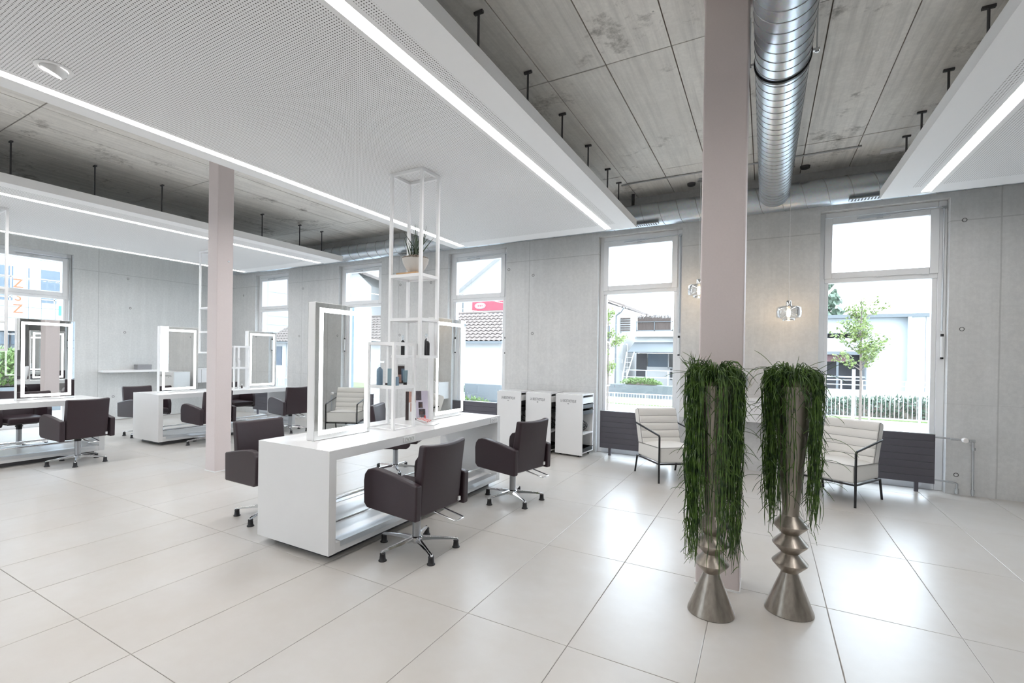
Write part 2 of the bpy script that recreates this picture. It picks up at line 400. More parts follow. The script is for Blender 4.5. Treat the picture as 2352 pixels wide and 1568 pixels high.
# ------------------------------------------------------------------ windows
def bar_frame(x0, x1, z0, z1, wl, wr, wb, wt, y0, y1):
    return MB().box(x0, x0+wl, y0, y1, z0, z1).box(x1-wr, x1, y0, y1, z0, z1).box(x0+wl, x1-wr, y0, y1, z0, z0+wb).box(x0+wl, x1-wr, y0, y1, z1-wt, z1)
def window_proto():
    w, h, d = WW, WH, .10
    root = bpy.data.objects.new('window_1', None); C.objects.link(root)
    f = MB()
    f.box(0, .062, d, d+.09, 0, h).box(w-.075, w, d, d+.09, 0, h).box(.062, w-.075, d, d+.09, h-.065, h).box(.062, w-.075, d, d+.09, 0, .095).box(.062, w-.075, d, d+.09, 2.475, 2.545)
    f.box(.062, .105, d+.02, d+.085, .095, 2.475).box(w-.12, w-.075, d+.02, d+.085, .095, 2.475)
    f.build('window_frame', 'frame', root, bevel=.004, seg=1)
    s = bar_frame(.055, w-.07, 2.53, h-.075, .08, .08, .075, .08, d-.018, d+.06).build('sash', 'frame', root, bevel=.004, seg=1)
    B(.13, w-.145, d+.03, d+.036, 2.60, h-.15).build('pane', 'glass', s)
    B(.095, w-.11, d+.045, d+.051, .085, 2.48).build('pane', 'glass', root)
    for x in (.16, .58, 1.0): MB().cyl((x, d-.022, 2.527), (x+.06, d-.022, 2.527), .007, seg=8).build('hinge', 'frame', s, True)
    MB().cyl((.38, d-.03, h-.115), (w-.035, d-.03, h-.085), .008, seg=8).cyl((.38, d-.03, h-.115), (.70, d-.03, h-.105), .013, seg=8).box(.57, .63, d-.035, d-.015, h-.135, h-.09).build('opener_arm', 'steel', root, True)
    MB().cyl((w-.035, d-.025, h-.085), (w-.035, d-.02, 1.86), .009, seg=8).box(w-.052, w-.018, d-.04, d, h-.10, h-.07).build('opener_rod', 'steel', root)
    hd = MB().cyl((w-.035, d-.035, 1.54), (w-.035, d-.035, 1.80), .013, seg=10).build('handle', 'frame', root, True)
    MB().cyl((w-.035, d-.036, 1.79), (w-.035, d-.036, 1.82), .015, seg=10).cyl((w-.035, d-.036, 1.53), (w-.035, d-.036, 1.55), .015, seg=10).build('handle_cap', 'black', hd, True)
    # outer reveal lining and guide rail
    MB().box(0, .012, d+.09, WT, 0, h).box(w-.012, w, d+.09, WT, 0, h).box(.012, w-.012, d+.09, WT, h-.012, h).build('outer_reveal', 'reveal', root)
    MB().box(.012, .035, d+.13, d+.17, 0, h-.02).box(w-.035, w-.012, d+.13, d+.17, 0, h-.02).build('blind_rail', 'steel', root)
    B(.0, w, d+.09, WT+.03, -.004, .012).build('outer_sill', 'steel', root)
    return root
win = window_proto(); win.location = (wins[0], Y1, 0); struct(win)
def wcopy(n, loc, rz):
    c = dup(win, loc, rz, ''); c.name = 'window_%d' % n; del c['label']; return c
for n, x in enumerate(wins[1:5]): wcopy(n+2, (x, Y1, 0), 0)
wcopy(7, (wins[5], Y1, 0), 0)
wcopy(6, (X0, LW, 0), R(90))
for n, x in enumerate(added_wins): wcopy(8+n, (x+WW, Y0, 0), R(180))  # the added daylight windows behind the camera

# ------------------------------------------------------------------ steel columns
def column(x0, x1, y0, y1, label):
    t = thing('steel_column', label, 'column', ((x0+x1)/2, (y0+y1)/2, 0))
    w, d = (x1-x0)/2, (y1-y0)/2
    B(-w, w, -d, d, 0, ZC-.012).build('shaft', 'mauve', t, bevel=.012, seg=3)
    B(-w-.012, w+.012, -d-.012, d+.012, ZC-.03, ZC-.012).build('head_plate', 'mauve', t)
    B(-w-.004, w+.004, -d-.004, d+.004, 0, .012).build('foot_seal', 'white_matt', t)
    return t
c1 = column(-6.04, -5.835, 3.475, 3.685, 'slimmer mauve painted steel column beyond the nearest styling desk')
MB().lathe([(.012, 0), (.012, .004), (.006, .006)], 12).build('bolt_cap', 'steel', c1, True, loc=(.1035, .04, 2.62)).rotation_euler = (0, R(90), 0)
c2 = column(-.375, -.115, 3.475, 3.70, 'wide mauve painted steel column right behind the two trailing plants')

# ------------------------------------------------------------------ hanging acoustic ceiling panels with light lines
ZP, TP = 3.27, .10
def panel(xl, xr, ya, yb, strips, rods, ry, label, downs=()):
    t = thing('acoustic_ceiling_panel', label, 'ceiling panel', ((xl+xr)/2, (ya+yb)/2, ZP), 0, 'hanging white ceiling panels')
    cx, cy = (xl+xr)/2, (ya+yb)/2
    L = lambda x: x-cx
    Yl = lambda y: y-cy
    sw = .042; xs_ = [xl]; 
    for s in strips: xs_ += [s-sw, s+sw]
    xs_ += [xr]; mb = MB()
    for i in range(0, len(xs_), 2): mb.box(L(xs_[i]), L(xs_[i+1]), Yl(ya), Yl(yb), .004, TP)
    for s in strips: mb.box(L(s-sw), L(s+sw), Yl(yb-.07), Yl(yb), .004, TP).box(L(s-sw), L(s+sw), Yl(ya), Yl(yb-.07), .05, TP)
    mb.build('panel_board', 'plaster', t)
    for s in strips: B(L(s-sw)+.001, L(s+sw)-.001, Yl(ya)+.02, Yl(yb-.072), .008, .03).build('light_line', 'led', t)
    # perforated fields and plain borders, lower skin
    brd = .205
    edges = [xl] + [v for s in strips for v in (s-sw, s+sw)] + [xr]
    for i in range(0, len(edges), 2):
        a, b_ = edges[i], edges[i+1]
        pa = a + (brd if i == 0 else .035); pb = b_ - (brd if i == len(edges)-2 else .035)
        if i == 0: pb = b_-.035
        if pb - pa < .03:
            B(L(a), L(b_), Yl(ya), Yl(yb), 0, .004).build('plain_border', 'plaster', t); continue
        ye = yb-.30
        B(L(pa), L(pb), Yl(ya), Yl(ye), 0, .004).build('perforated_field', 'perf', t)
        MB().box(L(a), L(pa), Yl(ya), Yl(yb), 0, .004).box(L(pb), L(b_), Yl(ya), Yl(yb), 0, .004).box(L(pa), L(pb), Yl(ye), Yl(yb), 0, .004).build('plain_border', 'plaster', t)
    rm = MB().cyl((0, 0, TP), (0, 0, ZC-ZP-.012), .009, seg=8).box(-.035, .035, -.012, .012, ZC-ZP-.03, ZC-ZP-.012).cyl((0, 0, TP), (0, 0, TP+.03), .02, seg=8).mesh('hanger_rod', 'rod')
    for x in rods:
        for y in ry: place('hanger_rod', rm, t, (L(x), Yl(y), 0))
    return t
ry = [1.26, 2.07, 2.88, 3.69, 4.49, 5.30, 6.08, 6.6]
P1 = panel(-4.52, -1.534, -2.6, 6.72, [-4.31, -1.905], [-1.76, -4.3], [.45]+ry[:-1]+[6.62], 'white perforated ceiling panel with two light lines over the nearest desk')
P2 = panel(-10.18, -7.09, -2.6, 6.69, [-10.06, -7.64], [-7.58, -9.6], ry, 'white perforated ceiling panel with light lines near the left wall')
P3 = panel(1.068, 4.06, -2.6, 6.74, [1.435], [1.268, 3.9], ry[2:-1]+[6.65], 'white perforated ceiling panel at the top right corner')

# recessed spot in the first panel
d = thing('recessed_spotlight', 'round white tilted spotlight set into the perforated panel', 'spotlight', (-3.93, 1.27, ZP))
MB().lathe([(.075, .0), (.098, .0), (.10, -.004), (.098, -.007), (.075, -.008), (.072, .0)], 32, caps=False).build('trim_ring', 'white_matt', d, True)
h_ = MB().lathe([(.066, .02), (.068, -.012), (.062, -.03), (.05, -.033), (.046, -.020), (.046, -.02)], 28, caps=False).build('lamp_head', 'white_matt', d, True); h_.rotation_euler = (R(-16), R(20), 0)
ln_ = MB().lathe([(.0, -.0195), (.052, -.0195), (.052, -.034), (.0, -.036)], 24).build('lens', 'spot', h_, True)

# ------------------------------------------------------------------ spiral ducts
def spiral_duct(p0, p1, r, pitch, axis):
    """smooth pipe plus a raised helical seam"""
    n = 24; L = (Vector(p1)-Vector(p0)).length
    mb = MB().tube([p0, p1], r, 40)
    steps = int(L/pitch*n); seam = []
    for k in range(steps+1):
        a = 2*math.pi*k/n; s = k/steps*L
        if axis == 'y': seam.append((p0[0]+(r+.001)*math.cos(a), p0[1]+s, p0[2]+(r+.001)*math.sin(a)))
        else: seam.append((p0[0]+s, p0[1]+(r+.001)*math.cos(a), p0[2]+(r+.001)*math.sin(a)))
    return mb, seam
t = thing('ventilation_duct', 'galvanised spiral duct running along the ceiling towards the window wall', 'duct', (.076, 3, 3.55))
mb, seam = spiral_duct((0, -6.4, 0), (0, 3.98, 0), .162, .105, 'y'); mb.build('pipe', 'duct', t, True)
MB().tube(seam, .0032, 4).build('spiral_seam', 'greysteel', t)
for y in (.86, -2.4):
    cl = MB().lathe([(.163, -.012), (.172, -.012), (.172, .012), (.163, .012), (.163, -.012)], 40, caps=False).build('pipe_clamp', 'blackmetal', t, True, loc=(0, y, 0)); cl.rotation_euler = (R(90), 0, 0)
    for s in (-1, 1):
        MB().box(s*.19-.02, s*.19+.02, y-.012, y+.012, -.008, .008).cyl((s*.195, y, -.02), (s*.195, y, .338), .005, seg=8).cyl((s*.195, y, -.018), (s*.195, y, -.006), .012, seg=6).build('clamp_bolt', 'steel', t)
t = thing('ventilation_duct', 'galvanised spiral duct running level above the windows', 'duct', (-2.9, 7.2, 3.55))
mb, seam = spiral_duct((-8.6, 0, 0), (9.0, 0, 0), .165, .24, 'x'); mb.build('pipe', 'duct', t, True)
MB().tube(seam, .0048, 4).build('spiral_seam', 'greysteel', t)
for x in (1.38, 3.94, -2.9, -5.4):
    g = MB().box(x-.2, x+.2, -.165, -.05, -.165, -.15).build('vent_grille', 'steel', t)
    sl = MB()
    for k in range(12): sl.box(x-.18+k*.031, x-.165+k*.031, -.155, -.06, -.1665, -.1655)
    sl.build('grille_slots', 'black', g)
for x in (-1.9, 1.2, 2.98, 5.3):
    MB().box(x-.02, x+.02, -.01, .01, .16, .338).build('duct_bracket', 'rod', t)

# small ceiling fittings
tag(MB().box(-.11, .11, -.05, .05, -.025, .0).build('ceiling_sensor', 'white_matt', loc=(1.22, 7.0, ZC-.012), bevel=.006), 'small flat white sensor box on the concrete ceiling', 'sensor')
for x, l in ((-.9, 'dark round smoke detector on the ceiling just left of the wide column'), (.40, 'dark round smoke detector on the ceiling right of the hanging duct')):
    tag(MB().lathe([(.0, -.04), (.03, -.04), (.05, -.03), (.055, 0), (.0, 0)], 20).build('smoke_detector', 'rod', None, True, loc=(x, 7.12, ZC-.012)), l, 'smoke detector', 'smoke detectors')
tag(MB().tube([(-1.75, 6.72, ZC-.03), (-1.5, 6.72, ZC-.022), (.9, 6.72, ZC-.022)], .010, 6).build('ceiling_conduit', 'greysteel'), 'thin grey conduit running along the ceiling by the window wall', 'conduit')

# ================================================================== STYLING DESKS
def desk(x0, y0, label, sockets_y):
    W, L, H = .79, 2.53, .80
    t = thing('styling_desk', label, 'desk', (x0+W/2, y0+L/2, 0), 0, 'long white styling desks')
    w, l = W/2, L/2
    B(-w, w, -l, l, H-.072, H).build('table_top', 'white', t)
    for s in (-1, 1): B(-w, w, min(s*l, s*(l-.066)), max(s*l, s*(l-.066)), .06, H-.072).build('end_panel', 'white', t)
    B(-w, w, -l+.066, l-.066, .06, .135).build('base_shelf', 'white', t, bevel=.003, seg=1)
    B(-w+.09, w-.09, -l+.09, l-.09, 0, .06).build('plinth', 'rod', t)
    for s in (-1, 1):
        MB().cyl((s*.23, -l+.066, .21), (s*.23, l-.066, .21), .013, seg=14).build('foot_rail', 'chrome', t, True)
        for a, b_ in ((-l+.11, -.12), (.12, l-.11)):
            MB().box(min(s*(w-.085), s*(w+.004)), max(s*(w-.085), s*(w+.004)), a, b_, .135, .139).box(min(s*w, s*(w+.004)), max(s*w, s*(w+.004)), a, b_, .098, .135).build('kick_plate', 'steel', t)
    for sy in sockets_y:
        for s in (1,):
            k = MB().box(s*w, s*w+.006, sy-.075, sy+.075, H-.058, H-.012).build('socket_strip', 'white_matt', t, bevel=.002, seg=1)
            for q in (-.042, .0, .042):
                MB().lathe([(.017, 0), (.017, .003), (.013, .003), (.012, -.0), (.0, -.0)], 14).build('socket', 'socket', k, True, loc=(s*w+.0055, sy+q, H-.035)).rotation_euler = (0, R(90), 0)
    return t
desk(-3.42, 2.385, 'nearest long white styling desk with a shelf tower hanging over it', (-.39, 1.11))
desk(-8.93, 3.95, 'long white styling desk behind the slimmer column', (-.39, 1.11))
desk(-8.93, .715, 'long white styling desk cut off by the left picture edge', (-.39, 1.03))

# ------------------------------------------------------------------ lit mirrors
def mirror_proto():
    t = thing('styling_mirror', '', 'mirror', group='lit styling mirrors on the desks')
    w, h, d = .31, 1.09, .04
    B(-d, d, -w, w, 0, h).build('mirror_body', 'white_matt', t, bevel=.004, seg=1)
    for s in (-1, 1):
        p = B(min(s*d, s*(d+.004)), max(s*d, s*(d+.004)), -w+.004, w-.004, .004, h-.004).build('mirror_glass', 'mirror', t)
        f = MB(); m, q = .042, .036; x0, x1 = min(s*(d+.004), s*(d+.006)), max(s*(d+.004), s*(d+.006))
        f.box(x0, x1, -w+m, -w+m+q, m, h-m).box(x0, x1, w-m-q, w-m, m, h-m).box(x0, x1, -w+m+q, w-m-q, m, m+q).box(x0, x1, -w+m+q, w-m-q, h-m-q, h-m)
        f.build('light_frame', 'mled', p)
    return t
mp = mirror_proto(); mp.location = (-3.07, 2.895, .80); mp['label'] = 'tall lit mirror at the near end of the nearest desk'
for x, y, l in ((-3.07, 4.46, 'tall lit mirror at the far end of the nearest desk, behind the shelf tower'),
                (-8.56, 4.45, 'tall lit mirror on the desk left of the slimmer column'),
                (-8.56, 6.0, 'tall lit mirror on the desk right of the slimmer column, before the far window'),
                (-8.56, 2.715, 'tall lit mirror at the far left in front of the left wall window')):
    dup(mp, (x, y, .80), 0, l)

# ------------------------------------------------------------------ hanging shelf towers and standing shelf units
def tower(x, y, label):
    t = thing('shelf_tower', label, 'shelf', (x, y, ZP), 0, 'white metal shelf towers hanging from the panels')
    w, l, p = .185, .135, .014
    zb = 1.455-ZP
    for sx in (-1, 1):
        for sy in (-1, 1): B(sx*w-p, sx*w+p, sy*l-p, sy*l+p, zb, -.001).build('post', 'white_matt', t)
    def ring(z0, z1): return MB().box(-w+p, w-p, -l-p, -l+p, z0, z1).box(-w+p, w-p, l-p, l+p, z0, z1).box(-w-p, -w+p, -l+p, l-p, z0, z1).box(w-p, w+p, -l+p, l-p, z0, z1)
    ring(-.029, -.001).build('top_frame', 'white_matt', t)
    for z in (2.24, 1.815, 1.455):
        r_ = ring(z-ZP, z-ZP+.028).box(-w+p, w-p, -l+p, l-p, z-ZP+.016, z-ZP+.026).build('shelf_board', 'white_matt', t)
    return t
tower(-3.025, 3.795, 'white open shelf tower hanging over the nearest desk, plant pot inside')
tower(-8.545, 5.03, 'white open shelf tower mostly hidden by the slimmer column')
tower(-8.545, 2.12, 'white open shelf tower at the left picture edge')
def unit(x, y, label):
    t = thing('shelf_unit', label, 'shelf', (x, y, .80), 0, 'small white open shelf units on desks')
    w, l, p = .16, .145, .013
    for sx in (-1, 1):
        for sy in (-1, 1): B(sx*w-p, sx*w+p, sy*l-p, sy*l+p, 0, .80).build('post', 'white_matt', t)
    def ring(z0, z1): return MB().box(-w+p, w-p, -l-p, -l+p, z0, z1).box(-w+p, w-p, l-p, l+p, z0, z1).box(-w-p, -w+p, -l+p, l-p, z0, z1).box(w-p, w+p, -l+p, l-p, z0, z1)
    ring(.772, .80).build('top_frame', 'white_matt', t)
    ring(.375, .403).box(-w+p, w-p, -l+p, l-p, .390, .401).build('shelf_board', 'white_matt', t)
    ring(0, .012).build('foot_frame', 'white_matt', t)
    return t
unit(-3.04, 3.485, 'small white open shelf unit on the nearest desk holding blue products')
unit(-8.545, 5.48, 'small white open shelf unit on the desk behind the slimmer column')

# ================================================================== SALON CHAIRS
def chair_proto():
    t = thing('salon_chair', '', 'chair', group='aubergine leather salon chairs')
    B(-.20, .335, -.215, .215, .395, .485).build('seat', 'leather', t, bevel=.03, seg=4)
    # backrest: curved shell, leaning back
    nu, nz = 9, 6; mb = MB(); vs = []
    for side in (0, 1):
        for iz in range(nz):
            z = .345 + (.845-.345)*iz/(nz-1)
            for iu in range(nu):
                u = -1 + 2*iu/(nu-1)
                x = -.235 - .075*((z-.345)/.5)**1.2 + .028*u*u*((z-.345)/.5) + (0 if side == 0 else .085 - .02*(z-.345)/.5)
                vs.append((x, u*(.232 + .004*iz/(nz-1)), z + .012*u*u*(iz/(nz-1))))
    fs = []; K = nu*nz
    for iz in range(nz-1):
        for iu in range(nu-1):
            a = iz*nu+iu; fs += [(a, a+nu, a+nu+1, a+1), (K+a, K+a+1, K+a+nu+1, K+a+nu)]
    for iz in range(nz-1):
        a = iz*nu; fs.append((a, K+a, K+a+nu, a+nu)); a += nu-1; fs.append((a, a+nu, K+a+nu, K+a))
    for iu in range(nu-1):
        fs.append((iu, iu+1, K+iu+1, K+iu)); a = (nz-1)*nu+iu; fs.append((a, K+a, K+a+1, a+1))
    mb.add(vs, fs).build('backrest', 'leather', t, bevel=.018, seg=3, angle=50)
    arm = [(-.262, .335), (.225, .352), (.258, .385), (.262, .55), (.252, .60), (.222, .636), (.17, .652), (.11, .652), (-.05, .628), (-.268, .585)]
    for s in (-1, 1): MB().prism(arm, s*.245, s*.305).build('armrest', 'leather', t, bevel=.013, seg=3, angle=35)
    B(-.13, .15, -.17, .17, .365, .40).build('seat_plate', 'black', t, bevel=.006)
    MB().cyl((0, 0, .285), (0, 0, .37), .036, seg=20).cyl((0, 0, .325), (0, 0, .34), .045, seg=20).build('sleeve', 'black', t, True)
    MB().cyl((0, 0, .085), (0, 0, .30), .032, seg=24).build('gas_lift', 'greysteel', t, True)
    MB().lathe([(.0, .052), (.03, .052), (.046, .068), (.048, .10), (.040, .108), (.0, .108)], 24).build('hub', 'chrome', t, True)
    for k in range(5):
        a = R(188-180 + 72*k); ca, sa = math.cos(a), math.sin(a)
        sec = []
        for rr, zz, hw, hh in ((.03, .088, .024, .017), (.12, .084, .019, .013), (.24, .074, .014, .010), (.305, .068, .013, .009), (.322, .062, .009, .006)):
            c_ = (rr*ca, rr*sa); n_ = (-sa, ca)
            sec.append([(c_[0]+n_[0]*hw, c_[1]+n_[1]*hw, zz-hh), (c_[0]-n_[0]*hw, c_[1]-n_[1]*hw, zz-hh), (c_[0]-n_[0]*hw*.6, c_[1]-n_[1]*hw*.6, zz+hh), (c_[0]+n_[0]*hw*.6, c_[1]+n_[1]*hw*.6, zz+hh)])
        mb = MB(); vs = [v for q in sec for v in q]; n = len(sec)
        fs = [(0, 1, 2, 3), tuple(4*(n-1)+q for q in (3, 2, 1, 0))]
        for i in range(n-1):
            for q in range(4): fs.append((i*4+q, (i+1)*4+q, (i+1)*4+(q+1) % 4, i*4+(q+1) % 4))
        lg = mb.add(vs, fs).build('leg', 'chrome', t, bevel=.004, seg=2, angle=30)
        MB().lathe([(.0, 0), (.030, 0), (.030, .006), (.023, .012), (.020, .045), (.022, .052), (.016, .062), (.0, .062)], 16).build('glide', 'black', lg, True, loc=(.305*ca, .305*sa, 0))
    MB().tube([(.02, -.055, .362), (-.16, -.055, .355), (-.40, -.055, .315), (-.412, -.045, .312), (-.412, .045, .312), (-.40, .055, .315), (-.16, .055, .355), (.02, .055, .362)], .0065, 8).build('release_bar', 'chrome', t, True)
    B(-.250, -.236, -.222, -.200, .37, .40).build('maker_tag', 'white_matt', t)
    return t
cp = chair_proto(); cp.location = (-2.285, 2.94, 0); cp.rotation_euler = (0, 0, R(180-4)); cp['label'] = 'salon chair closest to the camera on the near side of the nearest desk'
for x, y, a, l in ((-2.24, 4.48, 180-12, 'salon chair at the nearest desk in front of the white trolleys'),
                   (-3.89, 2.86, -6, 'salon chair on the far side of the nearest desk, half hidden by its end panel'),
                   (-4.02, 4.72, 24, 'salon chair turned away beyond the nearest desk, its seat seen under the top'),
                   (-7.80, 2.81, 180+4, 'salon chair with its back to us at the far left desk'),
                   (-9.62, 2.75, 0, 'salon chair behind the far left desk, below its mirror'),
                   (-7.82, 4.55, 180+2, 'salon chair partly hidden by the slimmer column'),
                   (-7.78, 6.08, 180-6, 'salon chair seen just left of the nearest lit mirror, by the far desk'),
                   (-9.42, 4.35, 4, 'salon chair peeking out left of the desk behind the slimmer column'),
                   (-9.42, 6.0, 0, 'salon chair seen through the open frame of the desk behind the column')):
    dup(cp, (x, y, 0), R(a), l)

# ================================================================== ARMCHAIRS
def armchair_proto():
    t = thing('armchair', '', 'armchair', group='cream channelled armchairs')
    r = .0115; w = .285
    # seat cushion with a softly domed top
    nx, ny = 8, 8; mb = MB(); vs = []; x0, x1, y0, y1 = -.27, .295, -.27, .27
    for iz in (0, 1):
        for i in range(nx):
            for j in range(ny):
                u, v = i/(nx-1), j/(ny-1)
                dome = .028*(1-(2*u-1)**4)*(1-(2*v-1)**4)
                vs.append((x0+(x1-x0)*u, y0+(y1-y0)*v, .235 if iz == 0 else .395+.02*u+dome))
    fs = []; K = nx*ny
    for i in range(nx-1):
        for j in range(ny-1):
            a = i*ny+j; fs += [(a, a+1, a+ny+1, a+ny), (K+a, K+a+ny, K+a+ny+1, K+a+1)]
    for i in range(nx-1):
        a = i*ny; fs.append((a, a+ny, K+a+ny, K+a)); a += ny-1; fs.append((a, K+a, K+a+ny, a+ny))
    for j in range(ny-1):
        fs.append((j, K+j, K+j+1, j+1)); a = (nx-1)*ny+j; fs.append((a, a+1, K+a+1, K+a))
    seat = mb.add(vs, fs).build('seat_cushion', 'fabric', t, bevel=.018, seg=3, angle=50)
    MB().tube([(x0, y0-.002, .398), (x1+.002, y0-.002, .417), (x1+.003, 0, .421), (x1+.002, y1+.002, .417), (x0, y1+.002, .398)], .004, 6).build('piping', 'piping', seat, True)
    # back cushion: five channels on the front
    th = R(17); bx, bz = -.155, .375
    def P(s, d): return (bx - math.sin(th)*s - math.cos(th)*d, bz + math.cos(th)*s - math.sin(th)*d)
    prof = []; H = .475; nch = 5
    for c_ in range(nch):
        for k in range(7):
            f = k/6; prof.append(P((c_+f)*H/nch, -.014*math.sin(math.pi*f)**.6))
    back = prof + [P(H+.012, .03), P(H+.008, .10), P(H-.02, .118), P(0, .118)]
    bk = MB().prism(back, -.262, .262).build('back_cushion', 'fabric', t, bevel=.010, seg=2, angle=60)
    sm = MB()
    for c_ in range(1, nch):
        a = P(c_*H/nch, -.001); sm.tube([(a[0], -.258, a[1]), (a[0], .258, a[1])], .0022, 5)
    sm.build('channel_seams', 'piping', bk)
    for s in (-1, 1):
        pts = [P(0, .0), P(H-.01, .004), P(H+.006, .03)]
        MB().tube([(p[0], s*.263, p[1]) for p in pts], .004, 6).build('piping', 'piping', bk, True)
    # black tube frame
    for s in (-1, 1):
        y = s*w
        MB().tube([(.30, y, 0), (.30, y, .545), (.292, y, .562), (.275, y, .568), (-.30, y, .642)], r, 10).build('front_leg_and_arm', 'blackmetal', t, True)
        MB().tube([(-.255, y, .232), (-.315, y, 0)], r, 10).build('rear_leg', 'blackmetal', t, True)
        MB().tube([(.30, y, .226), (-.262, y, .226)], r*.9, 8).build('side_rail', 'blackmetal', t, True)
    MB().tube([(.30, -w, .226), (.30, w, .226)], r*.9, 8).build('front_rail', 'blackmetal', t, True)
    MB().tube([(-.262, -w, .226), (-.262, w, .226)], r*.9, 8).build('rear_rail', 'blackmetal', t, True)
    return t
ap = armchair_proto()
def put_arm(o, x, y, fx, fy):
    o.location = (x, y, 0); o.rotation_euler = (0, 0, math.atan2(fy, fx))
put_arm(ap, .72, 6.53, -.49, -.87); ap['label'] = 'cream armchair in front of the right window, right of the trailing plants'
a2 = dup(ap, (0, 0, 0), 0, 'cream armchair left of the trailing plants, below the tall window'); put_arm(a2, -1.03, 6.42, .63, -.78)

# ================================================================== RADIATORS
def radiator_proto():
    t = thing('radiator', '', 'radiator', group='charcoal slatted radiators under the windows')
    W = 1.0; sl = B(0, W, -.018, .018, 0, .0785).mesh('slat', 'radiator')
    for k in range(7): place('slat', sl, t, (0, -.105, .112+k*.0805))
    MB().box(.01, W-.01, -.087, -.082, .115, .665).box(.03, .06, -.087, -.06, .112, .668).box(W-.06, W-.03, -.087, -.06, .112, .668).build('collector_and_backing', 'radiator', t)  # wide backing board is added to keep the slat gaps dark
    B(.0, W, -.125, -.07, .672, .680).build('top_grille', 'steel', t)
    for x in (.13, W-.17): B(x, x+.035, -.11, -.075, 0, .115).build('foot', 'radiator', t)
    return t
rp = radiator_proto(); rp.location = (.69, Y1, 0); rp['label'] = 'charcoal radiator with valve pipes below the right window'
MB().tube([(1.0, -.075, .64), (1.29, -.065, .625)], .0095, 8).tube([(1.31, -.06, .62), (1.33, -.06, .60), (1.335, -.055, .012)], .0105, 8).build('supply_pipe', 'steel', rp, True)
MB().cyl((1.14, -.075, .632), (1.20, -.075, .629), .015, seg=10).cyl((1.335, -.055, .52), (1.335, -.055, .55), .017, seg=10).cyl((1.335, -.055, .03), (1.335, -.055, .08), .016, seg=10).cyl((1.30, -.06, .622), (1.345, -.06, .622), .018, seg=10).build('pipe_fitting', 'steel', rp, True)
MB().tube([(1.0, -.075, .15), (1.19, -.065, .14), (1.205, -.06, .13), (1.205, -.055, .012)], .0095, 8).cyl((1.12, -.068, .144), (1.17, -.066, .141), .014, seg=10).cyl((1.205, -.055, .02), (1.205, -.055, .075), .017, seg=10).build('return_pipe', 'steel', rp, True)
th_ = MB().lathe([(.0, 0), (.018, 0), (.026, .01), (.028, .05), (.022, .065), (.0, .067)], 18).build('thermostat_head', 'thermo', rp, True, loc=(1.25, -.075, .63)); th_.rotation_euler = (R(90), 0, 0)
def rdup(x, l):
    r_ = bpy.data.objects.new('radiator', None); C.objects.link(r_); r_.location = (x, Y1, 0)
    for ch in rp.children:
        if ch.name.split('.')[0] in ('slat', 'collector_and_backing', 'top_grille', 'foot'):
            c_ = ch.copy(); C.objects.link(c_); c_.parent = r_
    return tag(r_, l, 'radiator', rp['group'])
rdup(-2.165, 'charcoal radiator below the tall window beside the white trolleys')
r3 = rdup(-4.98, 'charcoal radiator seen past the far end of the nearest desk')
MB().lathe([(.0, 0), (.02, 0), (.026, .01), (.026, .055), (.0, .06)], 14).build('thermostat_head', 'thermo', r3, True, loc=(.12, -.10, .683))
rdup(-7.83, 'charcoal radiator seen under the desk behind the slimmer column')
rdup(-10.69, 'charcoal radiator in the far left corner of the window wall')

# ================================================================== WHITE TROLLEYS
def text_mesh(txt, size, mat, name='lettering'):
    cu = bpy.data.curves.new('t', 'FONT'); cu.body = txt; cu.size = size; cu.align_x = 'CENTER'; cu.extrude = .0005
    o = bpy.data.objects.new('t', cu); C.objects.link(o)
    dg = bpy.context.evaluated_depsgraph_get(); me = bpy.data.meshes.new_from_object(o.evaluated_get(dg)); me.name = name
    bpy.data.objects.remove(o); me.materials.clear(); me.materials.append(M[mat]); return me
tx1 = text_mesh('LA BIOSTHETIQUE', .056, 'text'); tx2 = text_mesh('PARIS', .018, 'text')
def trolley_proto():
    t = thing('styling_trolley', '', 'trolley', group='white styling trolleys along the wall')
    W, D, H = .22, .225, .925
    fp = B(-W, W, -D, -D+.022, .03, H).build('front_panel', 'white', t, bevel=.002, seg=1)
    for me, z in ((tx1, H-.115), (tx2, H-.145)):
        o = place('lettering', me, fp, (-.01, -D-.0006, z), (R(90), 0, 0), (.56, 1, 1))
    w = W-.015
    B(-w, w, D-.02, D, .05, H+.005).build('back_panel', 'white_matt', t)
    B(-w, -w+.018, -D+.022, D-.02, .05, H).build('side_panel', 'white_matt', t)
    B(-w, w, -D+.022, D-.02, .05, .068).build('bottom_board', 'white_matt', t)
    B(-w, w, -D+.022, D+.004, H-.012, H+.010).build('top_board', 'white', t)
    B(-w+.018, w, -D+.022, D-.02, H-.135, H-.045).build('drawer', 'white', t, bevel=.003, seg=1)
    B(-w+.018, w, -D+.022, D-.02, .33, .348).build('shelf_board', 'white_matt', t)
    for z in (.63, .72, .07):
        tr = MB(); a, b_, c_, d_ = -w+.03, w+.004, -D+.035, D-.035; h = .055
        tr.box(a, b_, c_, d_, z, z+.006).box(a, a+.006, c_, d_, z, z+h).box(b_-.006, b_, c_, d_, z, z+h).box(a, b_, c_, c_+.006, z, z+h).box(a, b_, d_-.006, d_, z, z+h)
        tr.box(b_-.006, b_+.006, c_-.008, d_+.008, z+h-.006, z+h+.004).build('tray', 'black', t)
    for x in (-w+.05, w-.05):
        for y in (-D+.06, D-.06):
            MB().cyl((x-.01, y, .025), (x+.01, y, .025), .025, seg=14).box(x-.012, x+.012, y-.012, y+.012, .03, .052).build('caster', 'black', t)
    return t
tp = trolley_proto(); tp.location = (-2.505, 7.115, 0); tp.rotation_euler = (0, 0, R(-5)); tp['label'] = 'white lettered trolley nearest the tall window, rightmost of the three'
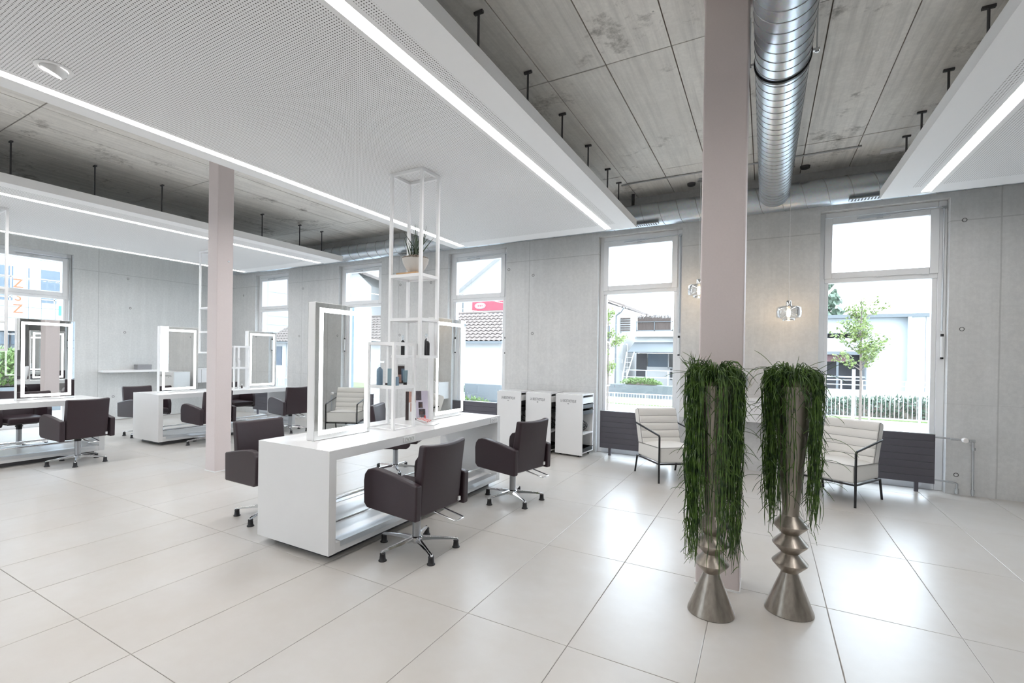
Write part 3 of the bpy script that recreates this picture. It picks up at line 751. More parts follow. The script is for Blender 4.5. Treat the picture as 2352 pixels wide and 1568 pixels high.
for x, y, l in ((-2.99, 7.075, 'white lettered trolley in the middle of the row of three'), (-3.47, 7.02, 'white lettered trolley leftmost of the three, behind the nearest desk')):
    dup(tp, (x, y, 0), R(-5), l)
rnd = random.Random(8)
for tx, ty, nm in ((-2.505, 7.115, 'rightmost'), (-2.99, 7.075, 'middle'), (-3.47, 7.02, 'leftmost')):
    ca, sa = math.cos(R(-5)), math.sin(R(-5))
    def W_(x, y, z): return (tx+x*ca-y*sa, ty+x*sa+y*ca, z)
    mb = MB()
    for k in range(4):
        pts = []; cx_, cy_ = .12+rnd.uniform(-.03, .05), rnd.uniform(-.08, .08); rr = rnd.uniform(.05, .085)
        for q in range(15):
            a = q/14*2*math.pi*.9 + k; pts.append(W_(cx_+.02*math.cos(a*2), cy_+rr*math.cos(a), .352+.012*k+.005+max(0, rr*(1+math.sin(a)))))
        mb.tube(pts, .006, 6)
    tag(mb.build('hairdryer_cable', 'cable', None, True), 'coiled dark cables on the shelf of the %s white trolley' % nm, 'cable', 'cables in the trolleys')
    # hairdryer lying in the lower tray
    hd = thing('hair_dryer', 'black hair dryer lying in the lowest tray of the %s trolley' % nm, 'hair dryer', W_(.05, 0, .077), R(80), 'hair dryers in the trolleys')
    b_ = MB().lathe([(.0, -.10), (.03, -.10), (.036, -.08), (.038, .03), (.026, .09), (.022, .13), (.0, .13)], 16).build('barrel', 'black', hd, True, loc=(0, 0, .04)); b_.rotation_euler = (0, R(90), 0)
    MB().tube([(-.03, .0, .04), (-.02, .07, .03), (-.02, .14, .022)], [.02, .018, .014], 10).build('grip', 'black', hd, True)

# ================================================================== TRAILING PLANTS IN TALL METAL VASES
def strands(seed, n, zt, r_in, r_out, zmin, zmax, gaps=(), tuft=None, nclump=24, spread=.12):
    rnd = random.Random(seed); mb = MB()
    def strand(az, rr, length, r0, side=True, start_z=None):
        pts = []; x, y = r0*math.cos(az), r0*math.sin(az); z = zt - .02 if start_z is None else start_z
        up = rnd.uniform(.03, .10); out = rr
        # arch over the rim
        for k in range(6):
            f = k/5; pts.append([x+(out-r0)*math.cos(az)*f, y+(out-r0)*math.sin(az)*f, z+up*math.sin(math.pi*min(f*.75, 1))])
        ph = rnd.uniform(0, 6); seg = max(3, int(length/.055)); wob = rnd.uniform(.003, .010); a2 = az
        zz = pts[-1][2]; rr2 = out
        for k in range(1, seg+1):
            f = k/seg; a2 = az + .05*math.sin(ph+f*5); rr2 = out + wob*math.sin(ph+k*1.1) - .012*f
            pts.append([rr2*math.cos(a2)+rnd.uniform(-.004, .004), rr2*math.sin(a2)+rnd.uniform(-.004, .004), zz-length*f])
        th = rnd.uniform(.0017, .0030)
        mb.tube(pts, [th]*(len(pts)-1)+[th*.4], 3, False)
        if side:
            for q in range(rnd.randint(1, 4)):
                i = rnd.randint(6, len(pts)-1); p = pts[i]; a3 = rnd.uniform(0, 6.28); L = rnd.uniform(.03, .10)
                b = [p]
                for k in range(1, 4): b.append([p[0]+L*.45*k/3*math.cos(a3)*(1+.2*k), p[1]+L*.45*k/3*math.sin(a3)*(1+.2*k), p[2]-L*.75*(k/3)**1.4+.008*k*(3-k)/2])
                mb.tube(b, [th*.85]*3+[th*.35], 3, False)
    k = 0; clumps = [rnd.uniform(0, 2*math.pi) for q in range(nclump)]
    while k < n:
        az = (clumps[rnd.randrange(len(clumps))] + rnd.gauss(0, spread)) % (2*math.pi)
        skip = False
        for g0, g1, pr in gaps:
            if g0 < math.degrees(az) % 360 < g1 and rnd.random() < pr: skip = True
        if skip: continue
        base = rnd.betavariate(2.4, 1.4)
        zend = zmax - (zmax-zmin)*base
        strand(az, rnd.uniform(r_in, r_out), zt-zend, rnd.uniform(.0, .09)); k += 1
    for k in range(150): strand(rnd.uniform(0, 6.28), rnd.uniform(.05, r_out), rnd.uniform(.01, .20), rnd.uniform(.0, .05), True, zt+rnd.uniform(.0, .03))
    # stray shoots that stick up and out
    for k in range(26):
        az = rnd.uniform(0, 6.28); L = rnd.uniform(.10, .26); tilt = rnd.uniform(.4, 1.25); droop = rnd.uniform(.2, 1.6)
        p = [rnd.uniform(.02, .12)*math.cos(az), rnd.uniform(.02, .12)*math.sin(az), zt+.02]; pts = [list(p)]; e = tilt
        for q in range(9):
            p[0] += L/9*math.cos(az)*math.sin(e); p[1] += L/9*math.sin(az)*math.sin(e); p[2] += L/9*math.cos(e); e += droop/9*1.6; pts.append(list(p))
        mb.tube(pts, [.0017]*9+[.0006], 3, False)
    for k in range(14):   # long loose shoots hanging away from the bunch
        az = rnd.uniform(0, 6.28); z = zt - rnd.uniform(.1, .75); p = [r_out*math.cos(az), r_out*math.sin(az), z]; pts = [list(p)]; e = rnd.uniform(1.0, 1.7); L = rnd.uniform(.10, .22)
        for q in range(8):
            p[0] += L/8*math.cos(az)*math.sin(e); p[1] += L/8*math.sin(az)*math.sin(e); p[2] += L/8*math.cos(e); e += .16; pts.append(list(p))
        mb.tube(pts, [.0016]*8+[.0006], 3, False)
    if tuft:
        for k in range(60):
            az = rnd.uniform(0, 6.28); L = rnd.uniform(.07, .17); e = rnd.uniform(.0, .6); p = [tuft[0]+rnd.uniform(-.03, .03), tuft[1]+rnd.uniform(-.03, .03), zt+.01]; pts = [list(p)]
            for q in range(5):
                p[0] += L/5*math.cos(az)*math.sin(e); p[1] += L/5*math.sin(az)*math.sin(e); p[2] += L/5*math.cos(e); e += .05; pts.append(list(p))
            mb.tube(pts, [.002]*5+[.0005], 3, False)
    return mb
def vase_plant(x, y, label, seed, n, zmin, zmax, gaps, tuft, lean):
    t = thing('vase_with_trailing_plant', label, 'potted plant', (x, y, 0), 0, 'tall metal vases with trailing plants')
    MB().lathe([(.0, 0), (.124, 0), (.128, .004), (.126, .014), (.046, .228), (.044, .236), (.0, .236)], 40).build('pedestal', 'vase', t, True, angle=30)
    bead = MB().lathe([(.0, 0), (.046, 0), (.052, .006), (.091, .048), (.094, .056), (.088, .064), (.050, .106), (.045, .112), (.0, .112)], 40)
    me = bead.mesh('bead', 'vase', True); me.set_sharp_from_angle(angle=R(30))
    for k in range(3): place('bead', me, t, (0, 0, .236+k*.112))
    MB().lathe([(.0, .572), (.045, .572), (.043, .60), (.050, .70), (.075, 1.0), (.094, 1.25), (.102, 1.33), (.104, 1.335), (.098, 1.335), (.09, 1.30), (.0, 1.30)], 40).build('flute', 'vase', t, True, angle=30)
    MB().lathe([(.0, 1.30), (.094, 1.30), (.07, 1.355), (.03, 1.375), (.0, 1.378)], 20).build('soil', 'gravel', t, True)
    f = strands(seed, n, 1.36, .105, .165, zmin, zmax, gaps, tuft, nclump=30, spread=.16).build('trailing_stems', 'strand', t, True); f['kind'] = 'stuff'
    return t
vase_plant(-.25, 3.135, 'left tall metal vase whose green trailing stems almost reach the pedestal', 11, 265, .22, .95, ((0, 360, .0),), (-.10, -.02), 0)
vase_plant(.15, 3.395, 'right tall metal vase with bare beads below shorter trailing stems', 23, 190, .45, 1.0, ((245, 312, .75), (30, 60, .5)), None, 0)

# ------------------------------------------------------------------ pot plant in the tower
def blade_plant(mb, o, n, L0, L1, spread, seed, w=.007):
    rnd = random.Random(seed)
    for k in range(n):
        az = rnd.uniform(0, 6.28); L = rnd.uniform(L0, L1); e = rnd.uniform(.05, spread); p = Vector(o)+Vector((rnd.uniform(-.05, .05), rnd.uniform(-.05, .05), 0)); pts = [p.copy()]
        for q in range(6):
            p = p + Vector((math.cos(az)*math.sin(e), math.sin(az)*math.sin(e), math.cos(e)))*(L/6); e += .03; pts.append(p.copy())
        mb.tube(pts, [w, w*1.05, w*.95, w*.8, w*.6, w*.35, w*.08], 5, False)
    return mb
t = thing('potted_plant', 'spiky dark green plant in a round stone pot inside the hanging shelf tower', 'potted plant', (-3.015, 3.80, 2.272))
MB().lathe([(.0, .026), (.065, .026), (.10, .075), (.125, .125), (.132, .165), (.122, .165), (.11, .14), (.0, .14)], 32).build('pot', 'pot', t, True)
g = MB(); rnd = random.Random(3)
for k in range(110):
    a = rnd.uniform(0, 6.28); r_ = .135*math.sqrt(rnd.random()); z = .165+.035*(1-(r_/.135)**2); s = rnd.uniform(.008, .014)
    g.lathe([(.0, -s*.6), (s, 0), (0, s*.7)], 6, (r_*math.cos(a), r_*math.sin(a), z))
o = g.build('gravel_topping', 'gravel', t); o['kind'] = 'stuff'
blade_plant(MB(), (0, 0, .16), 26, .16, .36, .62, 5).build('blades', 'aloe', t, True)
tag(B(-.13, .12, -.09, .06, 0, .022).build('wooden_board', 'wood', None, bevel=.003, seg=1, loc=(-3.045, 3.785, 2.272)), 'light wooden board under the stone pot in the shelf tower', 'board')
bpy.data.objects['wooden_board'].scale = (1, 1, 1)
t = thing('potted_plant', 'small planted stone bowl on the shelf tower at the left picture edge', 'potted plant', (-8.545, 2.12, 2.27))
MB().lathe([(.0, .02), (.07, .02), (.11, .09), (.12, .15), (.10, .15), (.0, .13)], 24).build('pot', 'pot', t, True)
blade_plant(MB(), (0, 0, .13), 14, .1, .22, .6, 15).build('blades', 'aloe', t, True)
tag(B(-.12, .12, -.08, .08, 0, .018).build('wooden_board', 'wood', None, bevel=.003, seg=1, loc=(-8.545, 2.12, 2.268)), 'wooden board under the stone bowl at the left picture edge', 'board')

# ------------------------------------------------------------------ products
def bottle(name, label, loc, r, h, mat, cap, capmat, pump=False, group='hair products'):
    t = thing(name, label, 'bottle', loc, 0, group)
    MB().lathe([(.0, 0), (r*.96, 0), (r, .004), (r, h*.80), (r*.85, h*.90), (r*.42, h*.96), (r*.42, h), (0, h)], 20).build('bottle_body', mat, t, True)
    if pump:
        MB().lathe([(.0, h), (r*.5, h), (r*.5, h+.02), (r*.15, h+.022), (r*.15, h+.045), (0, h+.045)], 14).box(-.008, .045, -.008, .008, h+.043, h+.057).build('pump', capmat, t, True)
    else:
        MB().lathe([(.0, h), (r*.62, h), (r*.62, h+cap), (r*.5, h+cap+.002), (0, h+cap+.002)], 16).build('cap', capmat, t, True)
    return t
zt = 1.472+.0095
zt = 1.483
for x, y, h, c_, l in ((-3.12, 3.75, .15, .045, 'black bottle with clear cap standing leftmost on the lowest tower shelf'),
                       (-3.0, 3.86, .10, .03, 'short black bottle behind the post on the lowest tower shelf'),
                       (-2.955, 3.80, .13, .03, 'mid-sized black bottle in the middle of the lowest tower shelf'),
                       (-2.915, 3.865, .17, .045, 'taller black bottle at the right of the lowest tower shelf'),
                       (-2.875, 3.835, .14, .04, 'shorter of two paired black bottles at the right of the tower shelf')):
    bottle('hair_product_bottle', l, (x, y, zt), .019, h, 'black', c_, 'lampglass' if h > .14 else 'whitebottle', group='black bottles in the tower')
zu = 1.202
bottle('pump_bottle', 'slate blue pump bottle on the small shelf unit', (-3.10, 3.40, zu), .029, .165, 'bluebottle', 0, 'lampglass', True)
b_ = tag(B(-.026, .026, -.026, .026, 0, .155).build('product_carton', 'tealbox', None, bevel=.001, seg=1, loc=(-2.975, 3.42, zu)), 'tall teal product carton on the small shelf unit', 'box', 'hair products')
b_.rotation_euler = (0, 0, R(8))
tag(B(-.02, .02, -.02, .02, 0, .08).build('product_carton', 'bluebottle', None, bevel=.001, seg=1, loc=(-2.925, 3.425, zu)), 'short blue product carton beside the tall teal one', 'box', 'hair products')
tag(MB().lathe([(.0, 0), (.018, 0), (.018, .018), (0, .018)], 16).build('small_jar', 'hairprint', None, True, loc=(-3.045, 3.44, zu)), 'tiny dark jar between pump bottle and teal carton', 'jar', 'hair products')
t = thing('product_tube', 'blue grey squeeze tube standing on its cap on the small shelf unit', 'tube', (-2.94, 3.575, zu), 0, 'hair products')
MB().lathe([(.0, 0), (.018, 0), (.018, .022), (0, .022)], 16).build('cap', 'black', t, True)
MB().prism([(-.018, .022), (.018, .022), (.026, .138), (-.026, .138)], -.012, .012, 'x').build('tube_body', 'tealbox', t, bevel=.004)
def card(name, label, loc, rz, w, h, tilt, layers):
    t = thing(name, label, 'display card', loc, rz); 
    bo = B(-w/2, w/2, -.004, .004, 0, h).build('card_board', 'whitebottle', t); bo.rotation_euler = (tilt, 0, 0)
    for (x0, x1, z0, z1, m_) in layers: B(x0*w-w/2, x1*w-w/2, -.0052, -.004, z0*h, z1*h).build('print', m_, bo)
    return t
ra = R(60)
card('product_card', 'small picture card standing at the back of the shelf unit', (-2.985, 3.575, zu), ra, .075, .19, R(-6), [(.06, .94, .06, .93, 'hairprint'), (.06, .5, .10, .5, 'skin'), (.5, .94, .2, .8, 'bluebottle')])
card('advertising_display', 'tall dark portrait board leaning behind the shelf unit on the desk', (-3.20, 3.99, .80), R(40), .11, .30, R(-8), [(.0, .3, .0, 1, 'hairprint'), (.3, 1, .62, 1, 'skin'), (.45, .8, .3, .6, 'skin')])
card('advertising_display', 'lilac portrait board with two women standing by the lipstick tray', (-3.10, 4.06, .80), R(50), .13, .31, R(-10), [(.0, 1, .0, 1, 'lilac'), (.0, .45, .68, 1, 'hairprint'), (.2, .55, .42, .62, 'hairprint'), (.3, .5, .45, .56, 'skin'), (.22, .75, .0, .38, 'hairprint'), (.32, .6, .1, .3, 'skin')])
t = thing('lipstick_tray', 'white acrylic tray with a fan of lipsticks and gloss pens', 'tray', (-2.90, 3.86, .80), R(15))
MB().prism([(-.11, 0), (.11, 0), (.11, .008), (.02, .012), (-.09, .05), (-.11, .05)], -.085, .085).build('tray_body', 'whitebottle', t, bevel=.002, seg=1)
for k in range(7):
    y = -.065+k*.021
    g_ = MB().cyl((-.075, y, .052), (.035, y, .024+.006), .006, seg=8).build('gloss_pen', 'red' if k % 2 else 'whitebottle', t, True)
    MB().cyl((-.09, y, .056), (-.075, y, .052), .0065, seg=8).build('pen_cap', 'whitebottle' if k % 2 else 'hairprint', g_, True)
tag(MB().lathe([(.0, 0), (.012, 0), (.012, .05), (.008, .052), (.008, .07), (0, .072)], 12).build('lipstick', 'red', None, True, loc=(-2.985, 3.95, .80)), 'upright red lipstick beside the white acrylic tray', 'lipstick')
for k, (x, y, h) in enumerate(((-8.5, 5.42, .10), (-8.44, 5.46, .14))):
    bottle('white_bottle', ('shorter' if k == 0 else 'taller') + ' white bottle on the shelf unit behind the slimmer column', (x, y, zu), .022, h, 'whitebottle', .03, 'whitebottle')
for k in range(3):
    bottle('small_bottle', ('left', 'middle', 'right')[k] + ' of three little dark and white bottles on the desk right of the slimmer column', (-8.42, 5.36+k*.075, .80), .016, .065, 'whitebottle' if k == 1 else 'hairprint', .03, 'whitebottle', group='three little bottles on the desk')

# ------------------------------------------------------------------ wall consoles and shelf
def console(name, label, loc, rz, w, d, z0, z1):
    t = thing(name, label, 'console', loc, rz)
    B(0, w, -d, 0, z0, z1).build('console_body', 'white', t, bevel=.003, seg=1)
    n = 2
    for k in range(n):
        dr = B(k*w/n+.004, (k+1)*w/n-.004, -d-.018, -d-.001, z0+.004, z1-.035).build('drawer_front', 'white', t, bevel=.002, seg=1)
        B(k*w/n+w/n/2-.06, k*w/n+w/n/2+.06, -d-.022, -d-.018, z1-.045, z1-.037).build('drawer_grip', 'steel', dr)
    return t
console('wall_console', 'white floating console behind the wide column and trailing plants', (-1.0, Y1, 0), 0, 1.12, .33, .685, .995)
console('wall_console', 'white floating console on the left wall near the far corner', (X0, 5.95, 0), R(90), 1.2, .33, .74, 1.09)
t = thing('wall_shelf', 'thin white shelf board on the left concrete wall', 'shelf', (X0, 4.62, 1.02))
B(0, .24, 0, 1.30, 0, .048).build('shelf_board', 'white_matt', t, bevel=.002, seg=1)
MB().box(0, .012, .2, .3, -.03, .0).box(0, .012, .95, 1.05, -.03, .0).build('bracket', 'steel', t)
t = thing('storage_box', 'small grey felt box on the thin white wall shelf', 'box', (X0+.13, 5.40, 1.068))
B(-.08, .08, -.14, .14, 0, .085).build('box_body', 'greybox', t, bevel=.004); B(-.083, .083, -.143, .143, .075, .112).build('box_lid', 'greybox', t, bevel=.004)
# items on the console
t = thing('potted_plant', 'grassy plant in a white vase on the console behind the wide column', 'potted plant', (-.62, 7.16, .997))
MB().lathe([(.0, 0), (.05, 0), (.085, .06), (.09, .13), (.06, .20), (.055, .21), (.045, .2), (0, .18)], 24).build('vase', 'whitebottle', t, True)
blade_plant(MB(), (0, 0, .18), 30, .15, .34, .6, 9, .004).build('blades', 'aloe', t, True)
t = thing('lantern', 'silver lantern with pale twigs on the console just right of the wide column', 'lantern', (-.225, 7.2, .997))
MB().lathe([(.0, 0), (.05, 0), (.05, .012), (.012, .02), (.012, .10), (.045, .13), (.045, .135), (.0, .135)], 20).build('stand', 'chrome', t, True)
MB().lathe([(.0, .135), (.042, .135), (.048, .20), (.042, .29), (.036, .29), (.04, .2), (.0, .15)], 20).build('holder', 'steel', t, True)
tw = MB(); rnd = random.Random(2)
for k in range(9):
    a = rnd.uniform(-1.2, 1.2); L = rnd.uniform(.08, .20); z0 = rnd.uniform(.10, .28)
    tw.tube([(.03, 0, z0), (.03+.5*L*math.cos(a), .5*L*math.sin(a)*.4, z0+L*.35), (.03+.75*L*math.cos(a), .6*L*math.sin(a)*.4, z0+L*.9)], [.005, .004, .002], 5)
tw.build('twigs', 'pot', t, True)

# ------------------------------------------------------------------ glass pendants
def pendant(x, y, z, label):
    t = thing('pendant_lamp', label, 'pendant lamp', (x, y, z), 0, 'clear glass pendant lamps')
    MB().lathe([(.030, .085), (.060, .082), (.118, .072), (.132, .058), (.136, .02), (.136, -.035), (.124, -.062), (.080, -.074), (.068, -.084), (.066, -.098), (.0635, -.098), (.0655, -.084), (.078, -.0715), (.122, -.060), (.1335, -.034), (.1335, .02), (.1295, .057), (.116, .070), (.060, .0795), (.030, .0825), (.030, .085)], 36, caps=False).build('glass_shade', 'lampglass', t, True)
    MB().lathe([(.0, .082), (.032, .082), (.032, .092), (.028, .094), (.028, .142), (.024, .146), (.0, .146)], 20).build('cap', 'chrome', t, True)
    MB().cyl((0, 0, .146), (0, 0, ZC-z-.012), .003, seg=8).build('cord', 'whitebottle', t, True)
    MB().lathe([(.0, ZC-z-.04), (.04, ZC-z-.04), (.045, ZC-z-.012), (.0, ZC-z-.012)], 20).build('ceiling_rose', 'chrome', t, True)
    MB().lathe([(.0, .082), (.016, .082), (.016, .045), (.0, .045)], 14).build('lamp_holder', 'steel', t, True)
    MB().lathe([(.0, .045), (.010, .045), (.019, .02), (.021, -.02), (.012, -.055), (.0, -.06)], 16).build('bulb', 'bulb', t, True)
    return t
pendant(.25, 7.0, 2.075, 'clear glass pendant lamp hanging free beside the right window')
pendant(-.77, 7.0, 2.405, 'clear glass pendant lamp half hidden behind the wide column')

# ================================================================== OUTSIDE
GZ = -.45
struct(B(-90, 60, 7.8, 90, GZ-.3, GZ).build('ground_paving', 'asphalt'))
struct(B(-90, -12.3, -60, 7.8, GZ-.3, GZ).build('ground_street', 'asphalt'))
struct(B(-12.3, 60, -60, -4.0, GZ-.3, GZ).build('ground_forecourt', 'asphalt'))
tag(B(-6.4, 30, 20.3, 23.6, GZ, GZ+.03).build('grass_strip', 'grass'), 'strip of short grass behind the white railing', 'grass', kind='stuff')

struct(MB().prism([(38, GZ), (47, 5.0), (80, 5.0), (80, GZ)], -85, -45, 'x').build('ground_hill', 'grass'))
# white railing along the street
def railing(x0, x1, y, z0, h, label, post=1.25):
    t = thing('street_railing', label, 'railing', (x0, y, z0)); L = x1-x0
    MB().box(0, L, -.02, .02, h-.04, h).build('top_rail', 'claddingwhite', t); MB().box(0, L, -.02, .02, .08, .12).build('bottom_rail', 'claddingwhite', t)
    pm = B(-.025, .025, -.025, .025, -.05, h).mesh('post', 'claddingwhite')
    k = 0
    while k*post <= L+.01: place('post', pm, t, (k*post, 0, 0)); k += 1
    b_ = MB(); n = int(L/.11)
    for q in range(n): b_.box(q*.11+.05, q*.11+.068, -.008, .008, .1, h-.03)
    o = b_.build('bars', 'claddingwhite', t); o['kind'] = 'stuff'
railing(.5, 8.0, 20, GZ, 1.0, 'white bar railing across the street outside the right window')
railing(-6.6, -1.0, 20, GZ-.1, .6, 'white bar railing outside the tall window beside the trolleys')
railing(-27, -14, 14.5, GZ, .8, 'white bar railing outside the farthest window')
# guard rails at the warehouse ramp
t = thing('guard_rail', 'white two-bar guard rail on the warehouse ramp', 'railing', (2.2, 26, GZ))
for z in (.92, 1.12): B(0, 4.8, -.02, .02, z-.02, z+.02).build('rail_bar', 'claddingwhite', t)
for x in (.0, .72, 1.45, 2.9, 4.3): B(x-.03, x+.03, -.03, .03, 0, 1.14).build('post', 'claddingwhite', t)
B(-.2, 5.2, .3, .9, 0, .62).build('ramp_wall', 'render', t)

# warehouse
t = thing('warehouse', 'white flat-roofed warehouse with a dark loading bay outside the right window', 'building', (0, 32, GZ))
z = -GZ
MB().box(-1.0, 4.66, 0, 8, 2.98+z, 3.75+z).box(-1.0, 4.66, 0, 8, 2.0+z, 2.72+z).box(4.66, 6.26, 0, 8, -z+z, 3.75+z).build('wall', 'claddingwhite', t)
MB().box(6.26, 16, -.4, 8, 0, 3.75+z).build('side_wing', 'claddingwhite', t)
MB().box(-1.2, 16.2, -.5, 8, 3.75+z, 3.93+z).build('roof_edge', 'render_grey', t)
B(6.2, 6.34, -.55, -.42, 0, 3.75+z).build('downpipe', 'claddingwhite', t)
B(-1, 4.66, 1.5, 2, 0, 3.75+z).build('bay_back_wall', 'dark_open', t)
B(-1, 4.0, .3, .4, 1.45+z, 1.82+z).build('bay_panel', 'maroon', t)
MB().box(-1, 4.66, -.05, .05, 1.83+z, 2.0+z).build('bay_lintel', 'render_grey', t)
B(-1, 4.66, .4, .5, .6+z, .68+z).build('bay_rail', 'claddingwhite', t)
for x in (.6, 2.2, 3.4): B(x, x+.1, .3, .4, 0, 1.5+z).build('bay_post', 'render_grey', t)
sm = B(-.006, .006, -.42, -.40, 0, 3.75+z).mesh('cladding_joint', 'render_grey')
for k in range(9): place('cladding_joint', sm, t, (6.9+k*1.0, 0, 0))

# trees ------------------------------------------------------------
def leaf_quads(mb, c, r, n, size, rnd, squash=1):
    for k in range(n):
        while True:
            v = Vector((rnd.uniform(-1, 1), rnd.uniform(-1, 1), rnd.uniform(-1, 1)))
            if v.length < 1: break
        p = Vector(c)+Vector((v.x*r, v.y*r, v.z*r*squash)); a = Vector((rnd.uniform(-1, 1), rnd.uniform(-1, 1), rnd.uniform(-1, 1))).normalized(); b = a.orthogonal().normalized()
        s = size*rnd.uniform(.6, 1.2)
        mb.quad(p-a*s, p+b*s*.6, p+a*s, p-b*s*.6)
def sapling(loc, h, crown_z, cr, label, seed, nb=34, stake=True, leafmat='spring', size=.045):
    rnd = random.Random(seed); t = thing('young_tree', label, 'tree', loc)
    tr = MB().tube([(0, 0, 0), (.01, 0, h*.4), (-.01, .01, h*.7), (0, 0, h*.95)], [.03, .026, .018, .006], 8); lf = MB()
    for k in range(nb):
        z0 = rnd.uniform(crown_z, h*.85); az = rnd.uniform(0, 6.28); L = cr*rnd.uniform(.5, 1.05)*(1-.45*(z0-crown_z)/(h-crown_z)); el = rnd.uniform(.35, .95)
        p = Vector((0, 0, z0)); pts = [p.copy()]; 
        for q in range(5):
            p = p + Vector((math.cos(az)*math.cos(el), math.sin(az)*math.cos(el), math.sin(el)))*(L/5); el += .05; az += rnd.uniform(-.12, .12); pts.append(p.copy())
            if q > 0: leaf_quads(lf, p, .085, 9, size, rnd)
        tr.tube(pts, [.009, .007, .006, .005, .004, .002], 5, False)
    tr.build('trunk_and_branches', 'bark', t, True)
    o = lf.build('leaves', leafmat, t); o['kind'] = 'stuff'
    if stake: MB().cyl((-.13, 0, 0), (-.125, 0, 1.75), .035, seg=10).build('stake', 'claddingwhite', t, True)
    return t
sapling((1.93, 14, GZ), 3.65, 1.62, .80, 'young street tree with sparse spring leaves outside the right window', 4, 40)
sapling((-3.95, 14, GZ), 3.6, 1.2, .75, 'young leafy tree at the left side of the tall window by the trolleys', 9, 26, False)
sapling((3.75, 14.0, GZ), 3.4, 1.7, .95, 'young tree whose leafy twigs reach in from the right of the right window', 14, 20, False)
def conifer(loc, h, r, label, seed, n=26, mat='ever', size=.16):
    rnd = random.Random(seed); t = thing('evergreen_tree', label, 'tree', loc); lf = MB()
    for k in range(n):
        z0 = h*(.12+.86*k/n); rr = r*(1-.85*k/n)
        for q in range(9):
            a = rnd.uniform(0, 6.28); leaf_quads(lf, (rr*.62*math.cos(a), rr*.62*math.sin(a), z0), rr*.42+.08, 9, size, rnd, .5)
    MB().cyl((0, 0, 0), (0, 0, h*.95), .12, .02, 8).build('trunk', 'bark', t)
    o = lf.build('foliage', mat, t); o['kind'] = 'stuff'
conifer((3.9, 45, GZ), 8.6, 2.6, 'dark evergreen tree rising behind the white warehouse', 3, 30, size=.28)
conifer((-71.5, 52.5, 5), 7.4, 1.0, 'slim dark conifer far outside the farthest window', 5, 30, size=.3)
def shrub(name, label, loc, rx, ry, rz, n, size, mat, seed):
    rnd = random.Random(seed); t = thing(name, label, 'shrub', loc); lf = MB()
    for k in range(n):
        v = Vector((rnd.gauss(0, 1), rnd.gauss(0, 1), rnd.gauss(0, 1))).normalized()*rnd.uniform(.72, 1.0)
        p = Vector((v.x*rx, v.y*ry, .04+abs(v.z)*rz)); a = (v+Vector((rnd.uniform(-.8, .8), rnd.uniform(-.8, .8), rnd.uniform(-.2, 1)))).normalized(); b = a.orthogonal().normalized(); s = size*rnd.uniform(.6, 1.3)
        lf.quad(p-b*s*.3, p+a*s*.3-b*s*.28, p+a*s, p+b*s*.3)
    lf.v = [(q[0], q[1], max(q[2], .01)) for q in lf.v]
    o = lf.build('foliage', mat, t); o['kind'] = 'stuff'
    MB().lathe([(.0, .02), (.75, .02), (.7, .35), (.45, .65), (.0, .75)], 14).build('inner_branches', 'bark', t, True).scale = (rx, ry, rz)
shrub('round_bush', 'bushy green shrub outside the left wall window', (-20.15, 5.25, GZ+.785), .75, 1.0, 1.15, 2600, .16, 'hedge', 3)
tag(B(-20.9, -19.4, 2.2, 8, GZ, GZ+.78).build('planter_wall', 'render_grey'), 'low grey planter wall below the bushy shrub', 'planter wall')
shrub('hedge', 'low green hedge on top of the garden wall outside the tall window', (-5.25, 24.45, .165), 1.0, .35, .30, 1500, .09, 'hedge', 6)
tag(B(-9.0, -2.2, 24, 24.9, GZ-.4, .16).build('garden_wall', 'render_grey'), 'grey concrete garden wall behind the white railing', 'garden wall')
shrub('hedge', 'clipped grey-green hedge directly behind the railing outside the right window', (4.2, 20.9, GZ+.03), 3.7, .35, .72, 3800, .12, 'ever', 16)
shrub('distant_bush', 'pale green bush far outside the farthest window', (-66, 50, 5.0), 3.2, 2, 4.4, 900, .5, 'hedge', 8)

# house with the reed-screened balcony -------------------------------
t = thing('house', 'white house with a reed-screened balcony and open ground floor outside the tall window', 'building', (0, 30, GZ)); z = -GZ
MB().box(-4.45, -1.5, 0, 5, 0, 3.0+z).box(-7.0, -4.45, 2.0, 5, 0, 1.8+z).build('wall', 'render', t)
MB().prism([(-1.0, 1.78+z), (-1.05, 1.84+z), (.6, 2.46+z), (.6, 2.38+z)], -7.0, -4.3, 'x').build('lean_to_roof', 'render_grey', t)
B(-7.0, -4.3, .6, 5, 2.4+z, 2.78+z).build('fascia', 'render', t)
B(-6.9, -4.3, .2, 5, 2.78+z, 3.12+z).build('balcony_slab', 'render', t)
rs = MB(); rnd = random.Random(5)
for k in range(75):
    rs.box(-6.75+k*.0257, -6.75+k*.0257+.0275, .25+rnd.uniform(0, .02), .285+.01*(k % 2), 3.14+z, 3.86+z+rnd.uniform(.0, .10))
    rs.box(-6.75+k*.0257, -6.75+k*.0257+.02, .25+rnd.uniform(0, .02), .285, 3.86+z, 4.0+z+rnd.uniform(.0, .35)**1.5)
o = rs.build('reed_screen', 'reed', t); o['kind'] = 'stuff'
MB().box(-6.8, -4.7, .2, .24, 3.66+z, 3.70+z).box(-6.8, -4.7, .2, .24, 3.12+z, 3.18+z).build('balcony_rail', 'render_grey', t)
for x in (-6.8, -5.75, -4.72): B(x-.02, x+.02, .2, .24, 3.1+z, 3.72+z).build('balcony_post', 'render_grey', t)
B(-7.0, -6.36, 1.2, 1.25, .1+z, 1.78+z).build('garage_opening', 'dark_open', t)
w_ = B(-6.3, -5.1, 1.2, 1.25, .95+z, 1.74+z).build('ground_floor_window', 'bluepane', t)
MB().box(-6.34, -5.06, 1.15, 1.2, .88+z, .95+z).box(-5.1, -5.04, 1.15, 1.2, .9+z, 1.78+z).build('window_frame', 'render', w_)
